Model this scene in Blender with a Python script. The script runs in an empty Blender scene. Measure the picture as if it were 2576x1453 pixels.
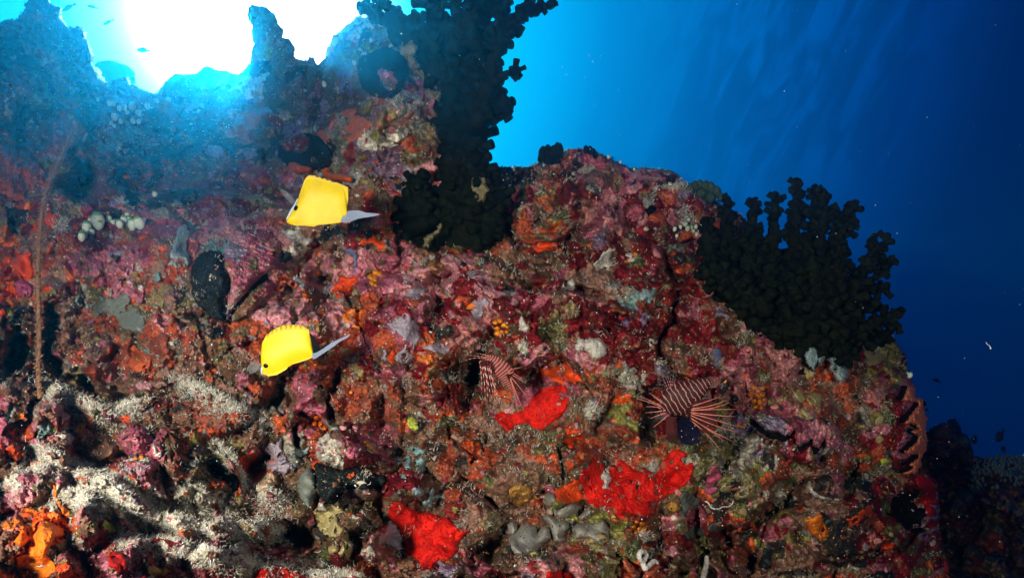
import bpy, bmesh, math, random
import numpy as np
from mathutils import Vector, Matrix
random.seed(7)
rng = np.random.default_rng(11)
R = math.radians
SC = bpy.context.scene
COL = SC.collection

# ------------------------------------------------------------------ camera
PITCH = R(14)
CAM = np.array([0.0, 0.0, 1.2])
F = 20.0 / 36.0 * 2576.0                     # focal length in photo pixels (2576 wide)
CX, CY = 1288.0, 726.5
RIGHT = np.array([1.0, 0, 0])
FWD = np.array([0, math.cos(PITCH), math.sin(PITCH)])
UP = np.array([0, -math.sin(PITCH), math.cos(PITCH)])
cam_d = bpy.data.cameras.new('camera')
cam_d.lens = 20; cam_d.sensor_width = 36; cam_d.clip_start = 0.02; cam_d.clip_end = 200
cam = bpy.data.objects.new('camera', cam_d); COL.objects.link(cam)
cam.location = CAM; cam.rotation_euler = (R(90) + PITCH, 0, 0)
SC.camera = cam

def ray(px, py):
    px = np.asarray(px, float); py = np.asarray(py, float)
    a = (px - CX) / F; b = -(py - CY) / F
    return a[..., None] * RIGHT + FWD + b[..., None] * UP

# ------------------------------------------------------------------ world, sun, strobes
SUN = ray(np.array(640.), np.array(66.)); SUN = SUN / np.linalg.norm(SUN)
world = bpy.data.worlds.new('World'); SC.world = world
world.use_nodes = True
nt = world.node_tree; nt.nodes.clear()
def wn(t, **k):
    n = nt.nodes.new(t)
    for a, b in k.items(): setattr(n, a, b)
    return n
L = nt.links.new
tc = wn('ShaderNodeTexCoord')
dot = wn('ShaderNodeVectorMath', operation='DOT_PRODUCT'); dot.inputs[1].default_value = SUN
L(tc.outputs['Generated'], dot.inputs[0])
ac = wn('ShaderNodeMath', operation='ARCCOSINE'); L(dot.outputs['Value'], ac.inputs[0])
def ang(px, py):
    v = ray(np.array(float(px)), np.array(float(py))); v /= np.linalg.norm(v)
    return math.acos(float(v @ SUN))
RNG = 1.6
mr = wn('ShaderNodeMath', operation='DIVIDE'); mr.inputs[1].default_value = RNG; L(ac.outputs[0], mr.inputs[0])
ramp = wn('ShaderNodeValToRGB'); L(mr.outputs[0], ramp.inputs[0])
stops = [(0.0, (1, 1, 1)), (0.085, (1, 1, 1)), (0.165, (.42, .95, 1.0)), (0.235, (.02, .60, .92)), (0.34, (0.0, .50, .86)),
         (ang(1310, 130), (0, .40, .82)), (ang(1500, 280), (0, .19, .52)), (ang(1750, 260), (0, .098, .36)),
         (ang(2000, 250), (0, .055, .255)), (ang(2250, 300), (0, .021, .145)), (ang(2480, 300), (0, .007, .070)),
         (1.15, (0, .006, .060)), (1.6, (0, .004, .035))]
cr = ramp.color_ramp
while len(cr.elements) < len(stops): cr.elements.new(0.5)
for e, (a, c) in zip(cr.elements, stops):
    e.position = min(1, a / RNG); e.color = (*c, 1)
core = wn('ShaderNodeMapRange', interpolation_type='SMOOTHSTEP'); L(ac.outputs[0], core.inputs['Value'])
core.inputs['From Min'].default_value = 0.20; core.inputs['From Max'].default_value = 0.05
core.inputs['To Min'].default_value = 1.25; core.inputs['To Max'].default_value = 7.0
# ripples of the surface seen from below, far off to the right
mp = wn('ShaderNodeMapping'); mp.inputs['Scale'].default_value = (19, 6, 4.2)
vr = wn('ShaderNodeVectorRotate', rotation_type='Y_AXIS'); vr.inputs['Angle'].default_value = R(-20); L(tc.outputs['Generated'], vr.inputs['Vector'])
L(vr.outputs[0], mp.inputs['Vector'])
nz = wn('ShaderNodeTexNoise'); nz.inputs['Scale'].default_value = 1.5; nz.inputs['Detail'].default_value = 4; nz.inputs['Roughness'].default_value = .55; nz.inputs['Distortion'].default_value = 1.2
L(mp.outputs[0], nz.inputs['Vector'])
rp = wn('ShaderNodeMapRange', interpolation_type='SMOOTHSTEP'); L(nz.outputs['Fac'], rp.inputs['Value'])
rp.inputs['From Min'].default_value = .38; rp.inputs['From Max'].default_value = .66
rp.inputs['To Min'].default_value = .80; rp.inputs['To Max'].default_value = 1.24
zone = wn('ShaderNodeMapRange', interpolation_type='SMOOTHSTEP'); L(ac.outputs[0], zone.inputs['Value'])
zone.inputs['From Min'].default_value = .55; zone.inputs['From Max'].default_value = .80
zone2 = wn('ShaderNodeMapRange', interpolation_type='SMOOTHSTEP'); L(ac.outputs[0], zone2.inputs['Value'])
zone2.inputs['From Min'].default_value = 1.08; zone2.inputs['From Max'].default_value = .90
sep = wn('ShaderNodeSeparateXYZ'); L(tc.outputs['Generated'], sep.inputs[0])
zone3 = wn('ShaderNodeMapRange', interpolation_type='SMOOTHSTEP'); L(sep.outputs['Z'], zone3.inputs['Value'])
zone3.inputs['From Min'].default_value = .22; zone3.inputs['From Max'].default_value = .48
m1 = wn('ShaderNodeMath', operation='MULTIPLY'); L(zone.outputs[0], m1.inputs[0]); L(zone2.outputs[0], m1.inputs[1])
m2 = wn('ShaderNodeMath', operation='MULTIPLY'); L(m1.outputs[0], m2.inputs[0]); L(zone3.outputs[0], m2.inputs[1])
mx = wn('ShaderNodeMix', data_type='FLOAT'); L(m2.outputs[0], mx.inputs[0]); mx.inputs[2].default_value = 1.0; L(rp.outputs[0], mx.inputs[3])
m3 = wn('ShaderNodeMath', operation='MULTIPLY'); L(core.outputs[0], m3.inputs[0]); L(mx.outputs[0], m3.inputs[1])
bg = wn('ShaderNodeBackground'); L(ramp.outputs[0], bg.inputs['Color']); L(m3.outputs[0], bg.inputs['Strength'])
wo = wn('ShaderNodeOutputWorld'); L(bg.outputs[0], wo.inputs[0])

sd = bpy.data.lights.new('sun', 'SUN'); sd.energy = 5.0; sd.angle = R(2.0); sd.color = (.35, .85, 1.0)
so = bpy.data.objects.new('sun', sd); COL.objects.link(so)
so.rotation_euler = Vector(-SUN).to_track_quat('-Z', 'Y').to_euler(); so.location = (0, 0, 6)

def strobe(name, loc, target, energy, size=R(130), blend=.9, rad=.08, color=(1.0, .93, .84)):
    d = bpy.data.lights.new(name, 'SPOT'); d.energy = energy; d.spot_size = size; d.spot_blend = blend
    d.shadow_soft_size = rad; d.color = color
    o = bpy.data.objects.new(name, d); COL.objects.link(o); o.location = loc
    o.rotation_euler = (Vector(target) - Vector(loc)).to_track_quat('-Z', 'Y').to_euler()
strobe('strobe_left', tuple(CAM + np.array([-.52, -.16, .09])), (-.36, 1.05, 1.05), 98)
strobe('strobe_right', tuple(CAM + np.array([.50, -.14, .02])), (.50, 1.3, 1.38), 33, size=R(112))

SC.view_settings.view_transform = 'Standard'; SC.view_settings.look = 'None'
SC.view_settings.exposure = 0.0; SC.view_settings.gamma = 1.0; SC.view_settings.use_curve_mapping = False
SC.render.engine = 'CYCLES'
cy = SC.cycles
cy.max_bounces = 5; cy.diffuse_bounces = 2; cy.glossy_bounces = 2; cy.transmission_bounces = 3; cy.volume_bounces = 0; cy.transparent_max_bounces = 8
cy.use_denoising = True
try: cy.denoiser = 'OPENIMAGEDENOISE'
except Exception: pass
cy.sample_clamp_indirect = 4.0
cy.caustics_reflective = False; cy.caustics_refractive = False

# ------------------------------------------------------------------ numpy noise
def _h(ix, iy, iz, seed):
    h = (ix.astype(np.uint32) * np.uint32(374761393) + iy.astype(np.uint32) * np.uint32(668265263)
         + iz.astype(np.uint32) * np.uint32(2147483647) + np.uint32((seed * 974634777 + 12345) & 0xffffffff))
    h ^= h >> np.uint32(13); h *= np.uint32(1274126177); h ^= h >> np.uint32(16)
    h *= np.uint32(2246822519); h ^= h >> np.uint32(13)
    return h.astype(np.float32) * np.float32(1 / 4294967295.)

def vnoise(p, seed=0):
    p = p.astype(np.float32); i = np.floor(p).astype(np.int32); f = p - i
    f = f * f * f * (f * (f * 6 - 15) + 10)
    out = 0
    for dx in (0, 1):
        wx = f[:, 0] if dx else 1 - f[:, 0]
        for dy in (0, 1):
            wy = f[:, 1] if dy else 1 - f[:, 1]
            for dz in (0, 1):
                wz = f[:, 2] if dz else 1 - f[:, 2]
                out = out + wx * wy * wz * _h(i[:, 0] + dx, i[:, 1] + dy, i[:, 2] + dz, seed)
    return out * 2 - 1

def fbm(p, scale, octv=4, seed=0, gain=.5, ridged=False):
    a, s, out, tot = 1.0, scale, 0, 0
    for o in range(octv):
        n = vnoise(p * s + 17.3 * o, seed + o)
        if ridged: n = 1 - 2 * np.abs(n)
        out = out + a * n; tot += a; a *= gain; s *= 2.03
    return out / tot

def worley(p, scale, seed=0):
    q = (p * scale).astype(np.float32); i = np.floor(q).astype(np.int32); f = q - i
    n = len(q); f1 = np.full(n, 9, np.float32); f2 = f1.copy(); rid = np.zeros(n, np.float32); rid2 = rid.copy()
    for dx in (-1, 0, 1):
        for dy in (-1, 0, 1):
            for dz in (-1, 0, 1):
                a, b, c = i[:, 0] + dx, i[:, 1] + dy, i[:, 2] + dz
                ox = _h(a, b, c, seed); oy = _h(a, b, c, seed + 1); oz = _h(a, b, c, seed + 2)
                d = (dx + ox - f[:, 0]) ** 2 + (dy + oy - f[:, 1]) ** 2 + (dz + oz - f[:, 2]) ** 2
                m = d < f1
                f2 = np.where(m, f1, np.minimum(f2, d))
                rid = np.where(m, _h(a, b, c, seed + 3), rid); rid2 = np.where(m, _h(a, b, c, seed + 4), rid2)
                f1 = np.where(m, d, f1)
    return np.sqrt(f1), np.sqrt(f2), rid, rid2

def sdf(px, py, poly):
    """signed distance to a closed polygon, positive inside"""
    P = np.asarray(poly, float); Q = np.roll(P, -1, 0)
    best = np.full(px.shape, 1e12); ins = np.zeros(px.shape, bool)
    for (ax, ay), (bx, by) in zip(P, Q):
        ex, ey = bx - ax, by - ay
        wx, wy = px - ax, py - ay
        t = np.clip((wx * ex + wy * ey) / (ex * ex + ey * ey + 1e-9), 0, 1)
        best = np.minimum(best, (wx - ex * t) ** 2 + (wy - ey * t) ** 2)
        c = (ay > py) != (by > py)
        ins ^= c & (px < ex * (py - ay) / (ey if abs(ey) > 1e-9 else 1e-9) + ax)
    d = np.sqrt(best)
    return np.where(ins, d, -d)

def polyline_dist(px, py, pts):
    best = np.full(px.shape, 1e12); side = np.zeros(px.shape); tt = np.zeros(px.shape)
    n = len(pts) - 1
    for k in range(n):
        (ax, ay), (bx, by) = pts[k], pts[k + 1]
        ex, ey = bx - ax, by - ay; wx, wy = px - ax, py - ay
        t = np.clip((wx * ex + wy * ey) / (ex * ex + ey * ey), 0, 1)
        d = (wx - ex * t) ** 2 + (wy - ey * t) ** 2
        m = d < best
        best = np.where(m, d, best); side = np.where(m, np.sign(ex * wy - ey * wx), side); tt = np.where(m, (k + t) / n, tt)
    return np.sqrt(best), side, tt

def smooth(x, a, b):
    t = np.clip((x - a) / (b - a), 0, 1); return t * t * (3 - 2 * t)

def tps(ctrl, px, py):
    c = np.asarray(ctrl, float); n = len(c); s = 1000.
    P = c[:, :2] / s
    def ph(r2): return 0.5 * r2 * np.log(r2 + 1e-12)
    K = ph(((P[:, None] - P[None]) ** 2).sum(-1)) + np.eye(n) * 2e-3
    A = np.zeros((n + 3, n + 3)); A[:n, :n] = K; A[:n, n] = 1; A[:n, n + 1:] = P; A[n, :n] = 1; A[n + 1:, :n] = P.T
    w = np.linalg.solve(A, np.r_[c[:, 2], 0, 0, 0])
    x, y = px / s, py / s
    out = w[n] + w[n + 1] * x + w[n + 2] * y
    for k in range(n): out = out + w[k] * ph((x - P[k, 0]) ** 2 + (y - P[k, 1]) ** 2)
    return out

# ------------------------------------------------------------------ object helpers
def tag(o, label=None, cat=None, group=None, kind=None):
    if label: o['label'] = label
    if cat: o['category'] = cat
    if group: o['group'] = group
    if kind: o['kind'] = kind
    return o

def link_mesh(name, V, Fc, mat, parent=None, origin=None, smooth_=True, attrs=None, quads=None):
    """V (n,3) world coordinates. Fc list of faces or an int array (m,k)"""
    V = np.asarray(V, np.float32)
    if origin is None: origin = np.zeros(3)
    me = bpy.data.meshes.new(name)
    if isinstance(Fc, np.ndarray):
        m, k = Fc.shape
        me.vertices.add(len(V)); me.vertices.foreach_set('co', (V - np.asarray(origin, np.float32)).astype(np.float32).ravel())
        me.loops.add(m * k); me.loops.foreach_set('vertex_index', Fc.astype(np.int32).ravel())
        me.polygons.add(m); me.polygons.foreach_set('loop_start', np.arange(0, m * k, k, dtype=np.int32))
        me.polygons.foreach_set('loop_total', np.full(m, k, np.int32))
        me.update(calc_edges=True); me.validate()
    else:
        me.from_pydata((V - np.asarray(origin)).tolist(), [], [list(f) for f in Fc]); me.update()
    if smooth_:
        me.polygons.foreach_set('use_smooth', np.ones(len(me.polygons), bool))
    for an, (typ, data) in (attrs or {}).items():
        a = me.attributes.new(an, typ, 'POINT')
        if typ == 'FLOAT_COLOR':
            c4 = np.ones((len(V), 4), np.float32); c4[:, :3] = data; a.data.foreach_set('color', c4.ravel())
        elif typ == 'FLOAT_VECTOR': a.data.foreach_set('vector', np.asarray(data, np.float32).ravel())
        else: a.data.foreach_set('value', np.asarray(data, np.float32))
    me.materials.append(mat)
    o = bpy.data.objects.new(name, me); COL.objects.link(o)
    if parent is not None:
        o.parent = parent; o.location = Vector(origin) - parent.location
    else: o.location = origin
    return o

def empty(name, loc, label, cat, group=None):
    o = bpy.data.objects.new(name, None); o.empty_display_size = .03; COL.objects.link(o); o.location = loc
    return tag(o, label, cat, group)

class MB:
    """collects tubes and blobs into one mesh"""
    def __init__(s): s.v = []; s.f = []; s.n = 0; s.a = []
    def add(s, v, f, a=None):
        v = np.asarray(v, float); s.v.append(v); s.f += [tuple(i + s.n for i in q) for q in f]; s.n += len(v)
        s.a.append(np.zeros(len(v)) if a is None else np.broadcast_to(np.asarray(a, float), (len(v),)))
    def tube(s, pts, rad, seg=10, cap=True, t0=0., t1=1.):
        pts = np.asarray(pts, float); n = len(pts); rad = np.broadcast_to(np.asarray(rad, float), (n,))
        tg = np.gradient(pts, axis=0); tg /= np.linalg.norm(tg, axis=1)[:, None] + 1e-12
        ref = np.array([.31, .2, .93]); ref = ref if abs(ref @ tg[0]) < .9 else np.array([1., 0, 0])
        v = []; a = np.cross(tg[0], ref); a /= np.linalg.norm(a)
        th = np.arange(seg) * 2 * math.pi / seg
        for k in range(n):
            a = a - (a @ tg[k]) * tg[k]; a /= np.linalg.norm(a); b = np.cross(tg[k], a)
            v.append(pts[k] + rad[k] * (np.cos(th)[:, None] * a + np.sin(th)[:, None] * b))
        v = np.concatenate(v); f = []
        for k in range(n - 1):
            for j in range(seg):
                j2 = (j + 1) % seg
                f.append((k * seg + j, k * seg + j2, (k + 1) * seg + j2, (k + 1) * seg + j))
        at = np.repeat(np.linspace(t0, t1, n), seg)
        if cap:
            f.append(tuple(range(seg))[::-1]); f.append(tuple(range((n - 1) * seg, n * seg)))
        s.add(v, f, at)
    def build(s, name, mat, parent=None, origin=None, attr=None, smooth_=True):
        V = np.concatenate(s.v)
        if origin is None: origin = parent.location if parent is not None else V.mean(0)
        return link_mesh(name, V, s.f, mat, parent, np.array(origin), smooth_, {'along': ('FLOAT', np.concatenate(s.a))})

def spline(pts, n):
    """Catmull-Rom through the points"""
    P = np.asarray(pts, float)
    if len(P) == 2: return P[0] + np.linspace(0, 1, n)[:, None] * (P[1] - P[0])
    Q = np.vstack([2 * P[0] - P[1], P, 2 * P[-1] - P[-2]])
    out = []
    for u in np.linspace(0, len(P) - 1 - 1e-6, n):
        k = int(u); t = u - k; a, b, c, d = Q[k], Q[k + 1], Q[k + 2], Q[k + 3]
        out.append(.5 * (2 * b + (c - a) * t + (2 * a - 5 * b + 4 * c - d) * t * t + (3 * b - a - 3 * c + d) * t ** 3))
    return np.array(out)

# ------------------------------------------------------------------ materials
def new_mat(name):
    m = bpy.data.materials.new(name); m.use_nodes = True
    t = m.node_tree; b = t.nodes['Principled BSDF']
    b.inputs['Specular IOR Level'].default_value = .14
    return m, t, b

def ND(t, typ, **k):
    n = t.nodes.new(typ)
    for a, v in k.items(): setattr(n, a, v)
    return n

def crust_mat(name, c1, c2, scale=60, bump=.5, bscale=None, rough=.6, pores=None, spots=None, detail=6, subsurf=0):
    """mottled living crust: two colours by noise, pitted bump, optional dark pores and pale spots"""
    m, t, b = new_mat(name); l = t.links.new
    tcn = ND(t, 'ShaderNodeTexCoord')
    n1 = ND(t, 'ShaderNodeTexNoise'); n1.inputs['Scale'].default_value = scale; n1.inputs['Detail'].default_value = detail; n1.inputs['Roughness'].default_value = .65
    l(tcn.outputs['Object'], n1.inputs['Vector'])
    rp_ = ND(t, 'ShaderNodeValToRGB'); l(n1.outputs['Fac'], rp_.inputs[0])
    rp_.color_ramp.elements[0].position = .36; rp_.color_ramp.elements[1].position = .64
    rp_.color_ramp.elements[0].color = (*c1, 1); rp_.color_ramp.elements[1].color = (*c2, 1)
    col = rp_.outputs[0]
    for spec in (pores, spots):
        if not spec: continue
        sc_, thr, cc = spec
        vo = ND(t, 'ShaderNodeTexVoronoi'); vo.inputs['Scale'].default_value = sc_; l(tcn.outputs['Object'], vo.inputs['Vector'])
        mrg = ND(t, 'ShaderNodeMapRange'); l(vo.outputs['Distance'], mrg.inputs['Value'])
        mrg.inputs['From Min'].default_value = thr; mrg.inputs['From Max'].default_value = thr * 1.25
        mrg.inputs['To Min'].default_value = 1; mrg.inputs['To Max'].default_value = 0
        mixn = ND(t, 'ShaderNodeMix', data_type='RGBA'); l(mrg.outputs[0], mixn.inputs[0]); l(col, mixn.inputs[6]); mixn.inputs[7].default_value = (*cc, 1)
        col = mixn.outputs[2]
    l(col, b.inputs['Base Color']); b.inputs['Roughness'].default_value = rough
    n2 = ND(t, 'ShaderNodeTexNoise'); n2.inputs['Scale'].default_value = bscale or scale * 2.5; n2.inputs['Detail'].default_value = 5
    l(tcn.outputs['Object'], n2.inputs['Vector'])
    bp = ND(t, 'ShaderNodeBump'); bp.inputs['Strength'].default_value = min(1, bump * 1.5); bp.inputs['Distance'].default_value = .005
    l(n2.outputs['Fac'], bp.inputs['Height']); l(bp.outputs[0], b.inputs['Normal'])
    if subsurf:
        b.inputs['Subsurface Weight'].default_value = subsurf; b.inputs['Subsurface Radius'].default_value = (.01, .006, .004); b.inputs['Subsurface Scale'].default_value = .5
    return m

def reef_mat():
    m, t, b = new_mat('reef crust'); l = t.links.new
    wp = ND(t, 'ShaderNodeAttribute'); wp.attribute_name = 'wallpos'
    class _T: outputs = {'Object': wp.outputs['Vector']}
    tcn = _T
    at = ND(t, 'ShaderNodeAttribute'); at.attribute_name = 'cover'
    n1 = ND(t, 'ShaderNodeTexNoise'); n1.inputs['Scale'].default_value = 170; n1.inputs['Detail'].default_value = 4; n1.inputs['Roughness'].default_value = .7
    l(tcn.outputs['Object'], n1.inputs['Vector'])
    mrg = ND(t, 'ShaderNodeMapRange'); l(n1.outputs['Fac'], mrg.inputs['Value'])
    mrg.inputs['From Min'].default_value = .3; mrg.inputs['From Max'].default_value = .7; mrg.inputs['To Min'].default_value = .35; mrg.inputs['To Max'].default_value = 1.6
    mul = ND(t, 'ShaderNodeVectorMath', operation='SCALE'); l(at.outputs['Color'], mul.inputs[0]); l(mrg.outputs[0], mul.inputs['Scale'])
    # pale grit: tiny shells and polyps
    vo = ND(t, 'ShaderNodeTexVoronoi'); vo.inputs['Scale'].default_value = 210; l(tcn.outputs['Object'], vo.inputs['Vector'])
    sp = ND(t, 'ShaderNodeSeparateColor'); l(vo.outputs['Color'], sp.inputs[0])
    g1 = ND(t, 'ShaderNodeMath', operation='GREATER_THAN'); l(sp.outputs[0], g1.inputs[0]); g1.inputs[1].default_value = .905
    g2 = ND(t, 'ShaderNodeMath', operation='LESS_THAN'); l(vo.outputs['Distance'], g2.inputs[0]); g2.inputs[1].default_value = .34
    g3 = ND(t, 'ShaderNodeMath', operation='MULTIPLY'); l(g1.outputs[0], g3.inputs[0]); l(g2.outputs[0], g3.inputs[1])
    rpp = ND(t, 'ShaderNodeValToRGB'); l(sp.outputs[1], rpp.inputs[0]); rpp.color_ramp.interpolation = 'CONSTANT'
    cs = [(0, (.5, .46, .38)), (.35, (.55, .12, .03)), (.5, (.45, .2, .2)), (.7, (.25, .27, .08)), (.8, (.62, .6, .54))]
    while len(rpp.color_ramp.elements) < len(cs): rpp.color_ramp.elements.new(.5)
    for e, (p_, c_) in zip(rpp.color_ramp.elements, cs): e.position = p_; e.color = (*c_, 1)
    mixn = ND(t, 'ShaderNodeMix', data_type='RGBA'); l(g3.outputs[0], mixn.inputs[0]); l(mul.outputs[0], mixn.inputs[6]); l(rpp.outputs[0], mixn.inputs[7])
    l(mixn.outputs[2], b.inputs['Base Color'])
    b.inputs['Roughness'].default_value = .62
    n2 = ND(t, 'ShaderNodeTexNoise'); n2.inputs['Scale'].default_value = 260; n2.inputs['Detail'].default_value = 4
    l(tcn.outputs['Object'], n2.inputs['Vector'])
    bp = ND(t, 'ShaderNodeBump'); bp.inputs['Strength'].default_value = .8; bp.inputs['Distance'].default_value = .004
    l(n2.outputs['Fac'], bp.inputs['Height']); l(bp.outputs[0], b.inputs['Normal'])
    return m
REEF = reef_mat()

# ------------------------------------------------------------------ reef
FAM = {  # living cover: lists of linear colours
 'brown': [(.14, .07, .042), (.10, .055, .032), (.19, .10, .065), (.10, .065, .035), (.22, .12, .085)],
 'pink': [(.40, .13, .17), (.33, .085, .12), (.48, .21, .23), (.27, .065, .09), (.42, .17, .16)],
 'dred': [(.15, .008, .012), (.11, .006, .010), (.20, .014, .018), (.085, .008, .010), (.13, .015, .012)],
 'rust': [(.30, .055, .022), (.24, .05, .025), (.38, .075, .025), (.20, .05, .03)],
 'orange': [(.60, .085, .012), (.52, .06, .012), (.62, .16, .02)],
 'olive': [(.13, .12, .045), (.17, .15, .06), (.09, .10, .035), (.20, .19, .05), (.22, .16, .07)],
 'grey': [(.24, .23, .19), (.20, .21, .19), (.30, .28, .22), (.16, .17, .15)],
 'dark': [(.018, .022, .018), (.03, .026, .022), (.012, .018, .02)],  # black green cover, also used to paint shade in hollows and by corals
 'white': [(.50, .47, .38), (.42, .40, .32), (.58, .55, .46), (.36, .34, .26)],
 'violet': [(.20, .13, .22), (.24, .20, .27), (.16, .10, .15)],
 'teal': [(.16, .26, .24), (.10, .19, .18)],
}
FN = list(FAM)
BASEW = dict(brown=3.2, pink=1.1, dred=1.0, rust=1.4, orange=.22, olive=1.0, grey=.55, dark=.7, white=.3, violet=.3, teal=.12)
REG = [  # where each cover dominates: cx, cy, rx, ry, weights
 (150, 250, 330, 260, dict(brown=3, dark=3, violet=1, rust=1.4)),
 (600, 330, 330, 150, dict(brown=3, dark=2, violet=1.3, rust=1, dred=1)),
 (60, 640, 110, 160, dict(rust=3, orange=2.2, dred=2, olive=1)),
 (300, 650, 150, 90, dict(pink=6, violet=1)), (500, 570, 90, 60, dict(pink=5, grey=2)),
 (430, 480, 200, 60, dict(dred=4, rust=3, dark=2)), (230, 580, 60, 50, dict(dred=4, dark=2)),
 (620, 640, 110, 90, dict(pink=8)), (740, 770, 120, 60, dict(pink=6, brown=2)),
 (380, 780, 200, 100, dict(brown=4, rust=3, olive=1.5)), (480, 900, 220, 90, dict(rust=4, brown=3, pink=1.5)),
 (120, 850, 60, 110, dict(dark=3, brown=2)), (20, 900, 60, 120, dict(dark=5)),  # dark cover paints shade into the left hollow and beside the whip coral
 (880, 680, 70, 50, dict(violet=3, orange=2, pink=2)),
 (1110, 730, 180, 70, dict(pink=8, violet=1)), (1010, 850, 130, 80, dict(pink=5, rust=2, violet=1)),
 (930, 300, 170, 160, dict(olive=6, grey=5, rust=1.2, white=1.5, brown=1)), (900, 190, 90, 90, dict(olive=3, brown=2, violet=1)),
 (1450, 790, 330, 110, dict(dred=14, olive=1.4, brown=1)), (1700, 850, 200, 100, dict(dred=10, brown=2)),
 (1530, 620, 150, 70, dict(dred=6, brown=2)), (1520, 560, 70, 50, dict(pink=8)), (1510, 500, 80, 40, dict(grey=4, pink=3)),
 (1430, 420, 140, 50, dict(pink=3, dred=2, rust=2)), (1310, 540, 70, 80, dict(rust=4, dred=2)), (1650, 470, 90, 50, dict(dred=3, pink=3)),
 (1280, 450, 70, 50, dict(dark=8)), (1150, 560, 150, 100, dict(dark=12)),  # dark cover here paints the shade around the black coral foot
 (1960, 880, 130, 90, dict(pink=9, dred=2)), (1960, 1060, 170, 60, dict(pink=5, rust=2)), (2210, 1040, 100, 100, dict(pink=3, brown=2, olive=2)),
 (960, 1020, 330, 90, dict(brown=6, rust=4, pink=1.2, olive=1)), (1480, 1100, 350, 90, dict(brown=4, olive=3, rust=1.5)),
 (1350, 930, 140, 70, dict(pink=3, rust=3, brown=2)),
 (70, 1310, 110, 170, dict(rust=3, orange=6, pink=2, brown=1.5)), (150, 1080, 140, 70, dict(dred=4, brown=2, pink=2)),
 (340, 1100, 70, 80, dict(pink=8)), (260, 1220, 200, 60, dict(white=8, pink=2)), (480, 1290, 200, 50, dict(white=7, brown=2, dred=1)),
 (650, 1410, 300, 50, dict(white=5, olive=2, pink=1)), (430, 1430, 160, 60, dict(white=3, pink=4, dred=3)),
 (480, 1080, 70, 120, dict(brown=5, dark=2, rust=2)), (700, 1060, 150, 80, dict(brown=3, pink=2, grey=2, rust=2)),
 (850, 1300, 110, 70, dict(olive=4, white=2)), (1150, 1430, 200, 40, dict(pink=4, dred=4)),
 (1300, 1230, 250, 80, dict(brown=4, rust=3, olive=1.5, pink=1)), (1600, 1400, 400, 80, dict(brown=3, olive=3, dred=2.5, dark=1)),
 (1830, 1180, 140, 90, dict(grey=4, olive=4, pink=1)), (2130, 1330, 280, 140, dict(olive=3, dark=4, brown=2, dred=1)),
]
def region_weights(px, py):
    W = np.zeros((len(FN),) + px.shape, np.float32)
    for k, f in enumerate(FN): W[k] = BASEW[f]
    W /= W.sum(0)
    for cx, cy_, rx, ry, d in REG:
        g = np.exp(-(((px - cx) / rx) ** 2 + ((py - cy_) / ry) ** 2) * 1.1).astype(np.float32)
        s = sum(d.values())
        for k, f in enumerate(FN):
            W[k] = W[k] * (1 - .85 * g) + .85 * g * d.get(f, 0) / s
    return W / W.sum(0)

PAL = np.zeros((len(FN), 5, 3), np.float32)
for k, f in enumerate(FN):
    for j in range(5): PAL[k, j] = FAM[f][j % len(FAM[f])]
def pick(W, r, r2):
    c = np.cumsum(W, 0); k = (r[None] > c).sum(0); k = np.minimum(k, len(FN) - 1)
    return PAL[k, np.minimum((r2 * 5).astype(int), 4)], k

def make_cover(P, W):
    """colour and relief of the living crust at points P"""
    n = len(P)
    wv = np.stack([fbm(P, 22, 4, 40, .6), fbm(P, 22, 4, 50, .6), fbm(P, 22, 4, 60, .6)], -1)
    Q = P + wv * .020
    fa, fb, ra, ra2 = worley(Q, 10.5, 3)
    col, fam = pick(W, ra, ra2)
    h = .020 * smooth(fb - fa, 0, .45) * (ra2 * 1.2 + .1)
    wv2 = np.stack([fbm(P, 75, 3, 70, .6), fbm(P, 75, 3, 80, .6), fbm(P, 75, 3, 90, .6)], -1)
    Q2 = P + wv * .008 + wv2 * .008
    fa, fb, rb, rb2 = worley(Q2, 27, 13)
    c2, k2 = pick(W, (rb * 7.13) % 1, rb2)
    on = smooth(fb - fa, .02, .14) * (rb < .56)
    col = col * (1 - on[:, None]) + c2 * on[:, None]; fam = np.where(on > .5, k2, fam)
    h += .010 * on * (rb2 + .3)
    Q3 = P + wv2 * .006
    fa, fb, rc, rc2 = worley(Q3, 85, 23)
    Wb = W * .45 + (np.array([BASEW[f] for f in FN], np.float32) / sum(BASEW.values()))[:, None] * .55
    c3, k3 = pick(Wb, (rc * 5.77) % 1, rc2)
    on3 = smooth(fb - fa, .03, .2) * (rc < .22)
    col = col * (1 - on3[:, None]) + c3 * on3[:, None]
    h += .0045 * on3 * (rc2 + .3)
    # knobbly grain, and light and dark mottle of the crust itself
    g = fbm(P, 180, 2, 5)
    h += .0042 * g + .0065 * fbm(P, 70, 3, 8, .6, ridged=True) + .0022 * vnoise(P * 330, 77)
    m = 1.05 + .8 * fbm(P, 50, 4, 31, .72)
    col = col * np.clip(m, .2, 2.0)[:, None]
    return col.astype(np.float32), fam, h

def axis_coords(lo, hi, a, b, fine, coarse):
    left = np.arange(a - coarse, lo - 1, -coarse)[::-1]; right = np.arange(b + coarse, hi + 1, coarse)
    return np.r_[left, np.arange(a, b + fine * .5, fine), right]

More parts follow.
